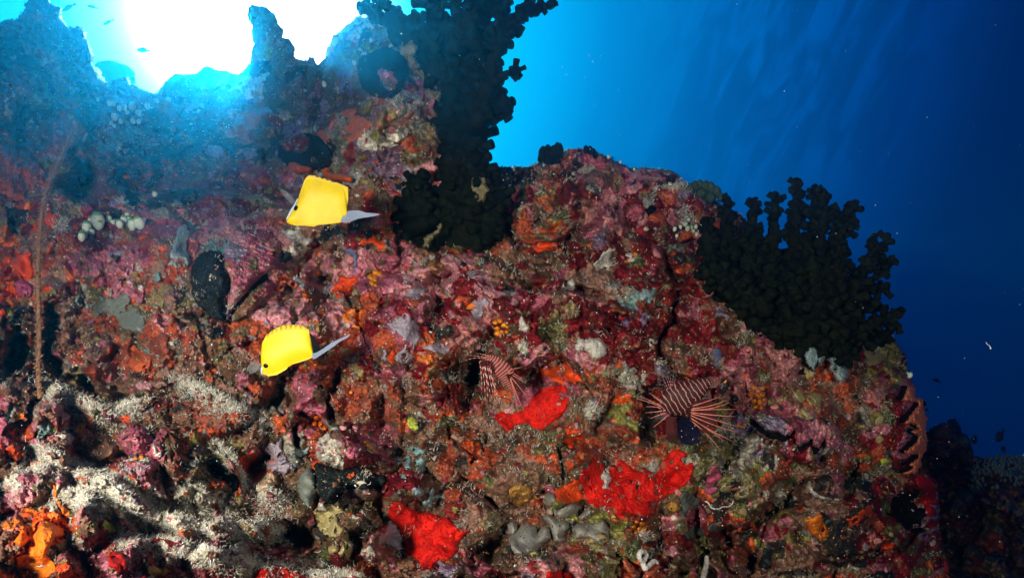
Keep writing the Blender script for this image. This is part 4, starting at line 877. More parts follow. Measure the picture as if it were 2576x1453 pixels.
rs = random.Random(5)
cc = empty('cup_coral', pt(1130, 640, 1.5), 'huge black cup coral tree rising from mid reef out of the top of the picture', 'coral')
branch(cc, [(1135, 650), (1140, 540), (1150, 420), (1150, 300), (1135, 200), (1120, 110), (1090, 40), (1070, -60)], [70, 62, 56, 52, 46, 36, 24, 18], 1.55, 1.42, M['coral'], rs, name='trunk')
branch(cc, [(1165, 640), (1190, 520), (1195, 400), (1195, 290), (1200, 190), (1210, 90), (1230, -50)], [60, 48, 34, 38, 36, 30, 22], 1.52, 1.38, M['coral'], rs, name='trunk')
branch(cc, [(1090, 640), (1060, 570), (1045, 500), (1060, 450)], [60, 60, 42, 24], 1.52, 1.45, M['coral'], rs, name='holdfast')
branch(cc, [(1180, 640), (1225, 560), (1245, 490), (1230, 440)], [56, 50, 34, 20], 1.52, 1.5, M['coral'], rs, name='holdfast')
for pp, rr, a, b_ in (
    ([(1190, 330), (1215, 250), (1240, 170), (1262, 90), (1300, 40), (1350, 22), (1392, 14)], [34, 30, 28, 28, 24, 18, 14], 1.36, 1.30),
    ([(1246, 150), (1270, 90), (1290, 60), (1318, 48)], [24, 22, 18, 12], 1.34, 1.28),
    ([(1238, 215), (1265, 190), (1288, 180), (1306, 178)], [18, 14, 13, 12], 1.36, 1.33),
    ([(1140, 260), (1090, 170), (1050, 110), (1000, 70), (950, 42), (915, 18)], [36, 32, 30, 26, 22, 16], 1.42, 1.50),
    ([(1060, 140), (1020, 60), (975, 20), (930, -20)], [28, 26, 20, 16], 1.46, 1.52),
    ([(1100, 130), (1062, 70), (1050, 48), (1040, 44)], [26, 20, 16, 12], 1.40, 1.36),
    ([(1140, 130), (1150, 60), (1140, 10), (1130, -40)], [34, 26, 18, 14], 1.34, 1.30),
    ([(1205, 130), (1180, 60), (1185, 10), (1190, -40)], [26, 24, 20, 16], 1.34, 1.30),
    ([(1250, 110), (1262, 50), (1275, 0), (1285, -40)], [26, 24, 20, 16], 1.36, 1.34),
    ([(1300, 44), (1330, 4), (1350, -30)], [16, 14, 12], 1.30, 1.27)):
    branch(cc, pp, rr, a, b_, M['coral'], rs, thin=.60)
tag(branch(None, [(1215, 270), (1240, 268), (1262, 268), (1272, 266)], [46, 46, 38, 22], 1.40, 1.42, M['coral'], rs, clen=.5, name='cup_coral') , 'black round lump of coral swelling from the right side of the coral tree', 'coral')
for p_, lb in ((z3(644, 0, [(1095, 390), (1150, 310), (1190, 305), (1205, 370), (1185, 430), (1220, 495), (1180, 520), (1150, 480), (1150, 420)]), 'pale ragged scrap of sponge high on the left of the coral tree'),
               (z3(644, 0, [(1625, 1350), (1680, 1325), (1720, 1340), (1720, 1400), (1750, 1430), (1720, 1520), (1660, 1490), (1620, 1420)]), 'pale olive scrap of sponge on the coral tree foot, at the right'),
               (z3(644, 0, [(1275, 690), (1330, 695), (1360, 670), (1385, 720), (1380, 755), (1340, 740), (1300, 715)]), 'tiny pale scrap of sponge in the middle of the coral tree'),
               (z3(644, 484.5, [(1270, 380), (1290, 340), (1330, 320), (1360, 290), (1400, 250), (1400, 280), (1360, 310), (1320, 350), (1305, 410), (1275, 410)]), 'broken pinkish twig with pale ends on the black coral foot')):
    P_ = np.array(p_); d_ = 1.36 if P_[:, 1].mean() < 300 else (1.46 if P_[:, 1].mean() < 500 else 1.40)
    patch('sponge', p_, .012, M['olivescrap'], lb, 'sponge', base=np.full(G['D'].shape, d_) - .008 * rng.random(G['D'].shape), edge=6, enoise=5, cover=False)

rc = empty('cup_coral', pt(2000, 880, 1.5), 'wide black cup coral bush on the right shoulder of the reef', 'coral')
for pp, rr, a, b_ in (
    ([(1960, 880), (1985, 740), (1996, 620), (2002, 520), (2006, 462)], [44, 36, 26, 18, 15], 1.46, 1.40),
    ([(2005, 890), (2030, 740), (2045, 620), (2055, 540), (2052, 475)], [46, 40, 34, 26, 16], 1.44, 1.36),
    ([(2060, 620), (2070, 540), (2070, 480)], [22, 18, 14], 1.36, 1.33),
    ([(2030, 870), (2070, 740), (2092, 640), (2118, 570), (2142, 522)], [44, 38, 30, 26, 22], 1.42, 1.34),
    ([(2110, 600), (2140, 570), (2152, 552)], [20, 16, 14], 1.36, 1.33),
    ([(2100, 650), (2118, 620), (2122, 610)], [16, 13, 11], 1.36, 1.34),
    ([(2110, 720), (2124, 660), (2122, 632)], [22, 14, 8], 1.36, 1.34),
    ([(2060, 870), (2125, 760), (2165, 690), (2200, 640), (2236, 600)], [40, 32, 24, 18, 14], 1.42, 1.36),
    ([(2192, 650), (2200, 620), (2196, 602)], [13, 11, 10], 1.37, 1.35),
    ([(2180, 675), (2215, 668), (2244, 660)], [15, 14, 12], 1.37, 1.40),
    ([(2080, 850), (2150, 765), (2195, 725), (2228, 728)], [34, 24, 20, 13], 1.44, 1.42),
    ([(2200, 700), (2215, 690), (2228, 686)], [16, 13, 11], 1.40, 1.40),
    ([(2090, 850), (2160, 775), (2195, 775), (2220, 776)], [26, 20, 16, 13], 1.44, 1.46),
    ([(2090, 880), (2165, 828), (2225, 800), (2266, 786)], [36, 24, 20, 13], 1.44, 1.40),
    ([(2215, 808), (2240, 814), (2258, 816)], [14, 12, 10], 1.42, 1.42),
    ([(1945, 850), (1932, 720), (1944, 600), (1950, 490)], [44, 36, 26, 14], 1.48, 1.46),
    ([(1920, 830), (1890, 720), (1888, 600), (1899, 505)], [44, 40, 30, 12], 1.50, 1.50),
    ([(1900, 820), (1850, 720), (1830, 600), (1830, 495)], [44, 40, 30, 13], 1.50, 1.52),
    ([(1890, 800), (1820, 720), (1785, 640), (1775, 560)], [40, 36, 30, 16], 1.48, 1.50),
    ([(1930, 780), (1860, 720), (1800, 690), (1760, 690)], [46, 44, 36, 20], 1.44, 1.42),
    ([(2000, 860), (2060, 850), (2110, 880), (2140, 912)], [46, 44, 34, 18], 1.44, 1.42),
    ([(1990, 840), (2050, 760), (2100, 720)], [50, 46, 30], 1.40, 1.38),
    ([(1990, 850), (1960, 850), (1945, 830)], [46, 40, 26], 1.44, 1.42),
    ([(2120, 840), (2200, 840), (2240, 850)], [34, 26, 16], 1.46, 1.5)):
    branch(rc, pp, rr, a, b_, M['coral'], rs, thin=.58, clen=1.05)
branch(rc, [(1990, 905), (2005, 860), (2010, 800)], [60, 56, 44], 1.50, 1.44, M['coral'], rs, name='holdfast')

def lump_coral(name, spots, d, mat, label, cat='coral', par=None):
    b = MB()
    for x, y, r, h_ in spots:
        e = pt(x, y - h_, d); a = pt(x, y + r, d + .02); rr = r * d / F
        pts = np.linspace(a, e, 7); b.tube(pts, np.array([.8, 1, 1.02, 1, .92, .66, .25]) * rr, 12)
    return tag(b.build(name, mat), label, cat)
lump_coral('lump_coral', [(1366, 386, 12, 18), (1378, 384, 13, 20), (1392, 384, 12, 18), (1402, 382, 11, 24), (1409, 388, 9, 28), (1362, 396, 10, 8), (1384, 396, 16, 4), (1398, 398, 12, 4)], 1.62, M['coral'], 'black tufted coral lump standing on the crest left of the highest hump')
lump_coral('lump_coral', [(1474, 376, 7, 10), (1484, 376, 8, 8), (1492, 380, 7, 6), (1498, 388, 7, 5)], 1.66, M['coral'], 'small black coral knobs on the crest right of the tufted lump')
lump_coral('lump_coral', [(1736, 474, 12, 12), (1748, 466, 11, 10), (1760, 464, 10, 12), (1774, 466, 12, 12), (1788, 472, 11, 14), (1802, 482, 12, 14), (1764, 480, 14, 4), (1786, 490, 14, 4), (1814, 496, 9, 10)], 1.72, M['darkgreen'], 'dark green lumpy coral on the crest behind the right black coral')

# ------------------------------------------------------------------ whip coral
def whip():
    P2 = [(192, 318), (182, 338), (168, 366), (150, 404), (134, 440), (118, 480), (108, 525), (100, 590), (97, 650), (96, 710), (98, 780), (99, 850), (97, 925), (101, 1000)]
    c = spline(P2, 120); dl = np.linspace(1.42, .80, 120)
    d = np.minimum(dl, samp(DS8, c[:, 0], c[:, 1]) - .02)
    d = np.convolve(np.pad(d, 8, 'edge'), np.ones(17) / 17, 'valid')
    pts = pt(c[:, 0], c[:, 1], d)
    rad = np.interp(np.linspace(0, 1, 120), [0, .1, .9, 1], [2.6, 3.8, 5.0, 5.4]) * d / F
    m = crust_mat('whip coral', (.20, .10, .05), (.36, .20, .11), 300, .8, 500, .7, spots=(420, .18, (.5, .38, .28)))
    b = MB(); b.tube(pts, rad, 10)
    r = random.Random(3); tg = np.gradient(pts, axis=0); tg /= np.linalg.norm(tg, axis=1)[:, None]
    for k in range(1, 119):
        a = np.cross(tg[k], [.1, .95, .2]); a /= np.linalg.norm(a); bb = np.cross(tg[k], a)
        for j in range(6):
            th = r.uniform(0, 6.28); dd = math.cos(th) * a + math.sin(th) * bb
            p = pts[k] + tg[k] * r.uniform(-.004, .004)
            b.tube([p + dd * rad[k] * .8, p + dd * (rad[k] * 2.3)], [.0009, .0004], 4)
    o = b.build('whip_coral', m, origin=pts[-1]); tag(o, 'long thin brown whip coral hanging down the left side of the reef', 'coral')
whip()

# ------------------------------------------------------------------ sea squirts
def squirt_mat():
    m, t, b = new_mat('sea squirt'); l = t.links.new
    tcn = ND(t, 'ShaderNodeTexCoord')
    vo = ND(t, 'ShaderNodeTexVoronoi'); vo.feature = 'DISTANCE_TO_EDGE'; vo.inputs['Scale'].default_value = 9; l(tcn.outputs['Object'], vo.inputs['Vector'])
    rp_ = ND(t, 'ShaderNodeValToRGB'); l(vo.outputs['Distance'], rp_.inputs[0])
    rp_.color_ramp.elements[0].color = (.60, .68, .61, 1); rp_.color_ramp.elements[1].color = (.20, .34, .28, 1); rp_.color_ramp.elements[1].position = .45
    l(rp_.outputs[0], b.inputs['Base Color']); b.inputs['Roughness'].default_value = .4
    b.inputs['Subsurface Weight'].default_value = .15; b.inputs['Subsurface Radius'].default_value = (.006, .006, .005)
    return m
SQ = squirt_mat(); SQG = crust_mat('squirt mouth', (.08, .20, .05), (.20, .36, .12), 6, .2, 12, .4)
def squirt_proto():
    root = empty('sea_squirt', (0, 0, 0), 'x', 'sea squirt')
    prof = [(.00, .14), (.10, .24), (.30, .34), (.48, .37), (.66, .34), (.82, .27), (.94, .20), (1.0, .17)]
    b = MB(); z = np.array([p[0] for p in prof])
    b.tube(np.c_[.06 * np.sin(z * 2), 0 * z, z], [p[1] for p in prof], 14, cap=False)
    b.tube(np.array([[.02, .30, .55], [.02, .46, .64], [.02, .56, .70]]), [.20, .15, .10], 10)       # the side opening
    body = b.build('body', SQ, root, (0, 0, 0))
    b = MB(); b.tube(np.array([[.05, 0, .86], [.053, 0, .95], [.055, 0, 1.04], [.055, 0, 1.0], [.05, 0, .80]]), [.268, .232, .185, .12, .05], 14)
    b.build('mouth', SQG, root, (0, 0, 0))
    return root
SQP = squirt_proto(); sq_used = False
def squirt(x, y, h_px, label, group, tilt=0., d=None, lean=0.):
    global SQP, sq_used
    base = S(x, y, .004) if d is None else pt(x, y, d)
    dist = (base - CAM) @ FWD; h_ = h_px * dist / F
    up = UP * .92 + RIGHT * math.tan(R(tilt)) - FWD * (.28 + lean); up /= np.linalg.norm(up)
    q = Vector(up).to_track_quat('Z', 'Y')
    if not sq_used: o = SQP; sq_used = True
    else:
        o = SQP.copy(); COL.objects.link(o)
        for ch in SQP.children:
            c = ch.copy(); COL.objects.link(c); c.parent = o
    o.location = base; o.rotation_mode = 'QUATERNION'; o.rotation_quaternion = q; o.scale = (h_ * rs.uniform(.9, 1.1),) * 2 + (h_,)
    tag(o, label, 'sea squirt', group); return o
row = 'white sea squirts in the row under the dark hole'
for x, y, h_, tl in ((206, 606, 24, 5), (217, 585, 30, 10), (214, 600, 22, -10), (232, 568, 24, 0), (231, 592, 18, 0), (246, 575, 42, 5), (247, 578, 26, 15), (274, 560, 20, 5), (288, 564, 13, -30),
                     (303, 574, 22, -5), (313, 564, 22, 0), (325, 562, 20, 8), (333, 579, 30, 4), (356, 576, 32, -14), (321, 548, 16, 0)):
    squirt(x, y, h_, 'pale sea squirt with a green mouth in the row at left, under the dark hole', row, tl)
for x, y, h_ in ((276, 268, 16), (287, 268, 16), (300, 280, 16), (311, 278, 18), (331, 278, 20), (371, 276, 18), (290, 305, 22), (319, 288, 14), (351, 294, 20), (278, 315, 12), (335, 312, 16), (303, 312, 16), (348, 312, 14), (395, 260, 14), (425, 258, 14), (246, 256, 12), (288, 322, 10)):
    squirt(x, y, h_, 'hazy pale sea squirt in the scattered group below the notch at upper left', 'hazy sea squirts below the notch', rs.uniform(-20, 20))
for x, y, h_ in ((926, 72, 15), (937, 76, 14), (955, 70, 16), (908, 84, 16), (885, 102, 18), (902, 98, 16), (932, 108, 12), (893, 166, 14), (843, 118, 26), (835, 132, 24), (828, 145, 24), (860, 100, 14), (817, 220, 16)):
    squirt(x, y, h_, 'bluish pale sea squirt on the bulge left of the coral tree', 'sea squirts on the bulge by the coral tree', rs.uniform(-25, 25))
for x, y, h_ in ((1695, 582, 13), (1702, 598, 11), (1712, 576, 12), (1722, 570, 14), (1728, 582, 16), (1733, 560, 14), (1740, 578, 14), (1749, 576, 13), (1764, 578, 19), (1752, 596, 14), (1760, 586, 12), (1768, 588, 12), (1744, 586, 11)):
    squirt(x, y, h_, 'pale sea squirt in the bunch beside the right black coral', 'sea squirts beside the right black coral', rs.uniform(-20, 20))
for x, y, h_ in ((1504, 394, 11), (1530, 400, 11), (1560, 412, 9), (1596, 430, 9)):
    squirt(x, y, h_, 'small sea squirt on the crest right of the highest hump', 'sea squirts on the crest', rs.uniform(-20, 20))
squirt(390, 496, 16, 'single pale sea squirt between the row at left and the upper yellow fish', None)
squirt(1620, 578, 16, 'single pale sea squirt left of the bunch beside the right black coral', None, 60)
squirt(2286, 950, 16, 'lone pale sea squirt on the right rim above the orange oyster lip', None, 10, d=1.50)

# ------------------------------------------------------------------ oysters
def oyster(name, label, valves, at_, gap=None):
    root = empty(name, S(*at_), label, 'oyster')
    if gap is not None: patch('gap_shade', gap, .012, M['void'], parent=root, edge=10, enoise=1)  # black patch paints the shade inside the gap between the valves
    LV = {'pink': dict(pink=7, violet=1, grey=.6, white=.5, brown=.6), 'maroon': dict(pink=2.5, dred=2.5, brown=2, violet=1.5, olive=.6), 'mosaic': dict(pink=3, violet=3, white=1.6, brown=1, dred=1.2),
          'brownlobe': dict(brown=4, dark=2, olive=1.5, pink=1)}
    for nm, poly, t, mat, ed, lb, lob in valves:
        kind_ = next((q for q in LV if M[q] is mat), None)
        patch(nm, poly, t, mat, lb, parent=root, edge=ed, enoise=2.4, holes=0, lobes=lob, lump=.4, step=1.6, lscale=60, living=LV.get(kind_))
    return root
# closed oyster at left: black sponge on one shell, pink crust on the other, dark slit below right
oyster('thorny_oyster', 'big closed oyster at left, one shell coated black, the other pink',
   [('left_valve', z3(0, 484.5, [(1440, 650), (1450, 560), (1480, 480), (1540, 440), (1600, 430), (1660, 440), (1690, 480), (1680, 560), (1720, 620), (1725, 720), (1690, 780), (1690, 880), (1700, 975), (1640, 960), (1560, 900), (1490, 850), (1450, 760)]), .055, M['black'], 34, 'shell coated with black sponge', 0),
    ('right_valve', z3(0, 484.5, [(1690, 480), (1700, 400), (1740, 330), (1820, 290), (1930, 280), (2050, 300), (2120, 380), (2130, 480), (2080, 560), (1990, 610), (1920, 680), (1850, 760), (1790, 830), (1745, 900), (1720, 970), (1705, 960), (1700, 860), (1735, 740), (1730, 620), (1690, 550)]), .060, M['pink'], 34, 'shell coated with pink crust', 40),
    ('lower_valve', z3(0, 484.5, [(1730, 975), (1760, 900), (1810, 840), (1880, 770), (1950, 700), (2010, 660), (2060, 680), (2040, 760), (1980, 830), (1900, 900), (1830, 950), (1760, 985)]), .034, M['brownlobe'], 14, None, 40),
    ('encrusting_tuft', z3(0, 484.5, [(1560, 640), (1585, 600), (1620, 610), (1640, 640), (1610, 690), (1575, 680)]), .064, M['white'], 6, 'pale tuft in the middle of the black shell', 80),
    ('crust_patch', z3(0, 484.5, [(1850, 500), (1900, 470), (1960, 480), (1970, 540), (1930, 600), (1870, 600), (1845, 560)]), .070, M['olivescrap'], 9, 'olive patch on the pink shell', 60)],
   (600, 700), z3(0, 484.5, [(1680, 960), (1760, 860), (1870, 730), (2010, 600), (2040, 680), (1930, 780), (1800, 920), (1740, 990)]))
oyster('thorny_oyster', 'mottled purple and cream oyster with a black lower shell at bottom centre',
   [('upper_valve', z3(644, 968.6, [(455, 540), (450, 470), (480, 400), (540, 350), (620, 335), (700, 340), (760, 370), (780, 420), (800, 470), (860, 500), (920, 520), (980, 570), (1035, 620), (1030, 650), (970, 665), (880, 640), (780, 615), (680, 635), (590, 620), (510, 590)]), .060, M['mosaic'], 30, 'mottled purple and cream shell', 50),
    ('lower_valve', z3(644, 968.6, [(435, 610), (460, 580), (540, 605), (640, 640), (760, 630), (860, 650), (960, 680), (990, 700), (960, 760), (860, 800), (760, 780), (700, 770), (630, 830), (610, 880), (560, 890), (500, 870), (460, 800), (450, 700)]), .036, M['black'], 18, 'black coated lower shell', 0),
    ('crust_patch', z3(644, 968.6, [(610, 870), (650, 800), (720, 770), (800, 790), (880, 770), (950, 790), (990, 770), (970, 820), (880, 860), (780, 880), (700, 890), (650, 910)]), .046, M['maroon'], 12, 'rose crust on the rim of the lower shell', 50),
    ('encrusting_tuft', z3(644, 968.6, [(670, 700), (690, 660), (740, 650), (760, 680), (720, 720)]), .050, M['rustorange'], 6, 'orange dab on the black lower shell', 60)],
   (880, 1140))
zz = z3(1932, 968.6, [(1020, 0), (1010, 50), (975, 110), (1100, 120), (1110, 140), (1040, 220), (1000, 280), (1090, 290), (1110, 320), (1050, 340), (1110, 380), (1090, 420), (1000, 490), (1020, 515), (1100, 510), (1110, 530), (1020, 595), (1070, 605), (990, 655)])
zr = [(x + 9, y + 3) for x, y in zz]
oyster('cockscomb_oyster', 'zigzag mouthed oyster with an orange lip on the right rim of the reef',
   [('outer_valve', zr + z3(1932, 968.6, [(1040, 672), (1120, 655), (1155, 600), (1150, 560), (1195, 480), (1200, 410), (1185, 360), (1197, 250), (1175, 190), (1165, 110), (1110, 90), (1095, 0)]), .050, M['lip'], 10, 'orange lip shell', 0),
    ('inner_valve', z3(1932, 968.6, [(900, 60), (940, -10)]) + [(x - 5, y) for x, y in zz] + z3(1932, 968.6, [(930, 600), (910, 480), (960, 400), (930, 300), (960, 220), (900, 140)]), .046, M['maroon'], 12, 'dark rose shell with a toothed edge', 45)],
   (2290, 1070), [(x - 16, y) for x, y in zz] + [(x + 26, y) for x, y in zz[::-1]])
z2 = z3(1932, 968.6, [(-130, 260), (-60, 320), (-20, 345), (20, 370), (80, 372), (130, 400), (200, 365), (205, 440), (225, 480), (330, 425), (335, 485), (385, 490), (425, 420), (430, 480), (385, 545)])
oyster('cockscomb_oyster', 'pink crusted oyster with a black zigzag mouth left of the orange lipped one',
   [('upper_valve', [(x + 1, y - 5) for x, y in z2] + z3(1932, 968.6, [(440, 540), (500, 480), (545, 430), (530, 340), (480, 290), (400, 240), (300, 260), (200, 230), (120, 250), (20, 200), (-80, 210)]), .042, M['pink'], 10, 'pink upper shell', 40),
    ('lower_valve', [(x - 1, y + 9) for x, y in z2] + z3(1932, 968.6, [(440, 590), (400, 640), (330, 630), (260, 590), (150, 550), (80, 500), (60, 430), (-40, 400), (-120, 330)]), .036, M['maroon'], 9, 'dusky red lower shell', 40)],
   (2020, 1100), [(x, y - 16) for x, y in z2] + [(x, y + 18) for x, y in z2[::-1]])
oyster('clam', 'half open clam with a ribbed pale rim under the pink zigzag oyster',
   [('shell', z3(1932, 968.6, [(300, 700), (350, 690), (420, 680), (500, 640), (540, 600), (600, 680), (660, 760), (640, 810), (560, 850), (480, 855), (400, 840), (330, 800)]), .034, M['brownlobe'], 14, None, 50),
    ('rim', z3(1932, 968.6, [(290, 760), (310, 720), (350, 700), (370, 740), (350, 790), (400, 830), (480, 848), (540, 855), (530, 872), (440, 862), (360, 850), (310, 810)]), .038, M['white'], 5, 'pale ribbed rim', 90)], (2080, 1230))
# round dark shells of the upper reef
oyster('encrusted_clam', 'round dark clam with a dull purple middle, on the bulge by the coral tree',
   [('shell', blobpoly(644 + 960 / 3, 550 / 3, 62, 66, 3, 28, .12, -30), .06, M['black'], 50, None, 0), ('crust_patch', z3(644, 0, [(890, 520), (960, 495), (1040, 530), (1080, 600), (1060, 680), (1000, 700), (930, 650)]), .072, M['maroon'], 14, 'dull purple crust', 45)], (964, 183))
oyster('encrusted_clam', 'round dark shell with an orange underside above the upper yellow fish, at its left',
   [('shell', blobpoly(644 + 370 / 3, 1150 / 3, 66, 50, 8, 28, .12, 10), .07, M['black'], 46, None, 0), ('crust_patch', z3(644, 0, [(180, 1080), (240, 1010), (340, 1000), (420, 1040), (430, 1120), (380, 1180), (280, 1180), (200, 1150)]), .080, M['maroon'], 16, 'purple crust', 50),
    ('sponge_patch', z3(644, 0, [(240, 1215), (300, 1215), (360, 1245), (430, 1260), (400, 1310), (300, 1310), (250, 1270)]), .074, M['rustorange'], 9, 'orange underside', 40)], (767, 383))
oyster('cup_sponge', 'amber cup sponge in a dark nook of the upper right hump',
   [('cup', z3(1288, 484.5, [(1010, 190), (1040, 160), (1080, 150), (1130, 155), (1165, 190), (1150, 215), (1100, 225), (1050, 220)]), .022, M['rustorange'], 12, None, 0), ('mouth', z3(1288, 484.5, [(1005, 130), (1040, 95), (1080, 100), (1095, 140), (1060, 155), (1030, 185)]), .02, M['void'], 8, 'dark open mouth', 0)], (1650, 545))['category'] = 'sponge'

# curly pale corals / tubes at the bottom edge
def curl(label, pts, r, mat, lift=.03, name='tube_worm', cat='worm tube'):
    c = spline(pts, 40); b = MB(); n = len(c)
    p = S(c[:, 0], c[:, 1], lift, DS8); rad = r * (1 + .14 * np.sin(np.arange(n) * 2.1)) * np.interp(np.linspace(0, 1, n), [0, .1, .9, 1], [.5, 1, 1, .7]) / F
    b.tube(p, rad, 10); return tag(b.build(name, mat, origin=p[0]), label, cat)
curl('pale ringed curl of coral at the bottom edge, right of centre', z3(1288, 968.6, [(1000, 1370), (985, 1330), (960, 1300), (965, 1260), (1000, 1255), (1012, 1290), (990, 1330), (1000, 1380), (1040, 1350), (1070, 1325), (1100, 1340)]), 6, M['white'], name='curled_coral', cat='coral')
curl('pale ringed stub rising from the bottom edge, further right than the curl', z3(1288, 968.6, [(1440, 1470), (1450, 1420), (1465, 1360), (1470, 1290)]), 6.5, M['white'], name='curled_coral', cat='coral')
curl('thin white worm tube winding right of the rose pink crust', z3(1288, 968.6, [(1450, 870), (1480, 885), (1510, 925), (1560, 930), (1590, 915), (1630, 915), (1660, 895), (1670, 870)]), 2.2, M['white'], .016)
patch('sponge', z3(1288, 968.6, [(825, 1320), (850, 1300), (890, 1350), (910, 1400), (880, 1410), (840, 1370)]), .03, M['salmon'], 'salmon lobe beside the pale ringed curl', 'sponge', edge=10)
patch('sponge', z3(1288, 968.6, [(990, 1440), (1010, 1390), (1060, 1370), (1110, 1350), (1100, 1390), (1050, 1440), (1020, 1460)]), .024, M['salmon'], 'salmon lobes behind the pale ringed curl at the bottom edge', 'sponge', edge=10)
curl('brown sea cucumber shaped sponge just behind the upper yellow fish', [(822, 424), (820, 436), (836, 444), (858, 446), (882, 452)], 13, M['rustorange'], .05, 'finger_sponge', 'sponge')

# ------------------------------------------------------------------ fish
class Plane:
    """a fish's own plane: photo pixels -> world, swung about the vertical through its middle"""
    def __init__(s, cx, cy, d, yaw=0):
        s.o = pt(cx, cy, d); s.cx, s.cy, s.k = cx, cy, d / F; c, n = math.cos(R(yaw)), math.sin(R(yaw))
        s.r = RIGHT * c + FWD * n; s.u = UP; s.n = np.cross(s.r, s.u); s.c = c
        if s.n @ FWD > 0: s.n = -s.n
    def __call__(s, x, y, z=0.):
        x = np.asarray(x, float); y = np.asarray(y, float); z = np.asarray(z, float)
        return s.o + ((x - s.cx) * s.k / s.c)[..., None] * s.r - ((y - s.cy) * s.k)[..., None] * s.u + z[..., None] * s.n

def loft(name, pl, axis, thick, mat, parent, n=44, seg=24, pw=1.0, upright=False):
    """body along an axis of (x, y, half height); thick = half width as a share of the half height"""
    A = spline(axis, n); tg = np.gradient(A[:, :2], axis=0); tg /= np.linalg.norm(tg, axis=1)[:, None]
    nr = np.c_[-tg[:, 1], tg[:, 0]]; V = []; at = []
    if upright: nr = np.tile([0., 1.], (n, 1))
    th = np.arange(seg) * 2 * math.pi / seg
    for k in range(n):
        w = max(A[k, 2], .3); c, s_ = np.cos(th), np.sin(th)
        x = A[k, 0] + nr[k, 0] * w * c; y = A[k, 1] + nr[k, 1] * w * c
        tk = thick(k / (n - 1)) if callable(thick) else thick * w
        V.append(pl(x, y, tk * pl.k * np.sign(s_) * np.abs(s_) ** pw)); at += [k / (n - 1)] * seg
    V = np.concatenate(V); f = []
    for k in range(n - 1):
        for j in range(seg):
            j2 = (j + 1) % seg; f.append((k * seg + j, k * seg + j2, (k + 1) * seg + j2, (k + 1) * seg + j))
    f.append(tuple(range(seg))[::-1]); f.append(tuple(range((n - 1) * seg, n * seg)))
    o = link_mesh(name, V, f, mat, parent, np.array(parent.location), True, {'along': ('FLOAT', at)})
    bm = bmesh.new(); bm.from_mesh(o.data); bmesh.ops.recalc_face_normals(bm, faces=bm.faces); bm.to_mesh(o.data); bm.free()
    return o

def slab(name, pl, poly, thick_px, mat, parent, bend=0., smooth_=False, z0=0.):
    """a fin: thin solid with the given outline, cupped by bend"""
    P = np.array(poly, float); bm = bmesh.new()
    vs = [bm.verts.new((x, y, 0)) for x, y in P]; f = bm.faces.new(vs)
    bmesh.ops.triangulate(bm, faces=[f]); bmesh.ops.subdivide_edges(bm, edges=bm.edges[:], cuts=2, use_grid_fill=True)
    bmesh.ops.triangulate(bm, faces=bm.faces[:])
    r = bmesh.ops.extrude_face_region(bm, geom=bm.faces[:])
    for v in r['geom']:
        if isinstance(v, bmesh.types.BMVert): v.co.z = 1
    bmesh.ops.recalc_face_normals(bm, faces=bm.faces)
    co = np.array([v.co[:] for v in bm.verts]); c = P.mean(0); L_ = np.ptp(P, axis=0).max()
    zz_ = ((co[:, 2] - .5) * thick_px + bend * ((co[:, :2] - c) ** 2).sum(1) / L_ + z0) * pl.k
    W_ = pl(co[:, 0], co[:, 1], zz_)
    me = bpy.data.meshes.new(name); bm.to_mesh(me); bm.free()
    org = np.array(parent.location)
    me.vertices.foreach_set('co', (W_ - org).astype(np.float32).ravel()); me.update()
    me.materials.append(mat); o = bpy.data.objects.new(name, me); COL.objects.link(o); o.parent = parent
    return o

def yellow_mat(name, c1, c2, stripes=0):
    m, t, b = new_mat(name); l = t.links.new
    tcn = ND(t, 'ShaderNodeTexCoord'); n = ND(t, 'ShaderNodeTexNoise'); n.inputs['Scale'].default_value = 40; n.inputs['Detail'].default_value = 3
    l(tcn.outputs['Object'], n.inputs['Vector'])
    rp_ = ND(t, 'ShaderNodeValToRGB'); l(n.outputs['Fac'], rp_.inputs[0]); rp_.color_ramp.elements[0].position = .3; rp_.color_ramp.elements[1].position = .7
    rp_.color_ramp.elements[0].color = (*c1, 1); rp_.color_ramp.elements[1].color = (*c2, 1)
    l(rp_.outputs[0], b.inputs['Base Color']); b.inputs['Roughness'].default_value = .42; b.inputs['Specular IOR Level'].default_value = .3
    w = ND(t, 'ShaderNodeTexWave'); w.inputs['Scale'].default_value = stripes or 120; w.inputs['Distortion'].default_value = 3; w.inputs['Detail'].default_value = 2; w.bands_direction = 'Z'
    l(tcn.outputs['Object'], w.inputs['Vector']); bp = ND(t, 'ShaderNodeBump'); bp.inputs['Strength'].default_value = .25; bp.inputs['Distance'].default_value = .001
    l(w.outputs['Fac'], bp.inputs['Height']); l(bp.outputs[0], b.inputs['Normal'])
    return m
YEL = yellow_mat('yellow fish skin', (.62, .45, .002), (.70, .54, .004)); YF = yellow_mat('yellow fin', (.56, .39, .002), (.66, .48, .003), 260)
PALEBLUE = crust_mat('pale blue edge', (.38, .50, .80), (.50, .62, .88), 60, .1, 200, .4)
BLK = crust_mat('eye black', (.004, .004, .004), (.006, .006, .006), 50, .05, 200, .15)
def clear_mat(name, col, alpha):
    m, t, b = new_mat(name); b.inputs['Base Color'].default_value = (*col, 1); b.inputs['Roughness'].default_value = .4
    tcn = ND(t, 'ShaderNodeTexCoord'); w = ND(t, 'ShaderNodeTexWave'); w.inputs['Scale'].default_value = 160; w.inputs['Distortion'].default_value = 2; w.bands_direction = 'Z'
    t.links.new(tcn.outputs['Object'], w.inputs['Vector']); mrg = ND(t, 'ShaderNodeMapRange'); t.links.new(w.outputs['Fac'], mrg.inputs['Value'])
    mrg.inputs['To Min'].default_value = alpha * .7; mrg.inputs['To Max'].default_value = min(1, alpha * 1.35); t.links.new(mrg.outputs[0], b.inputs['Alpha']); return m
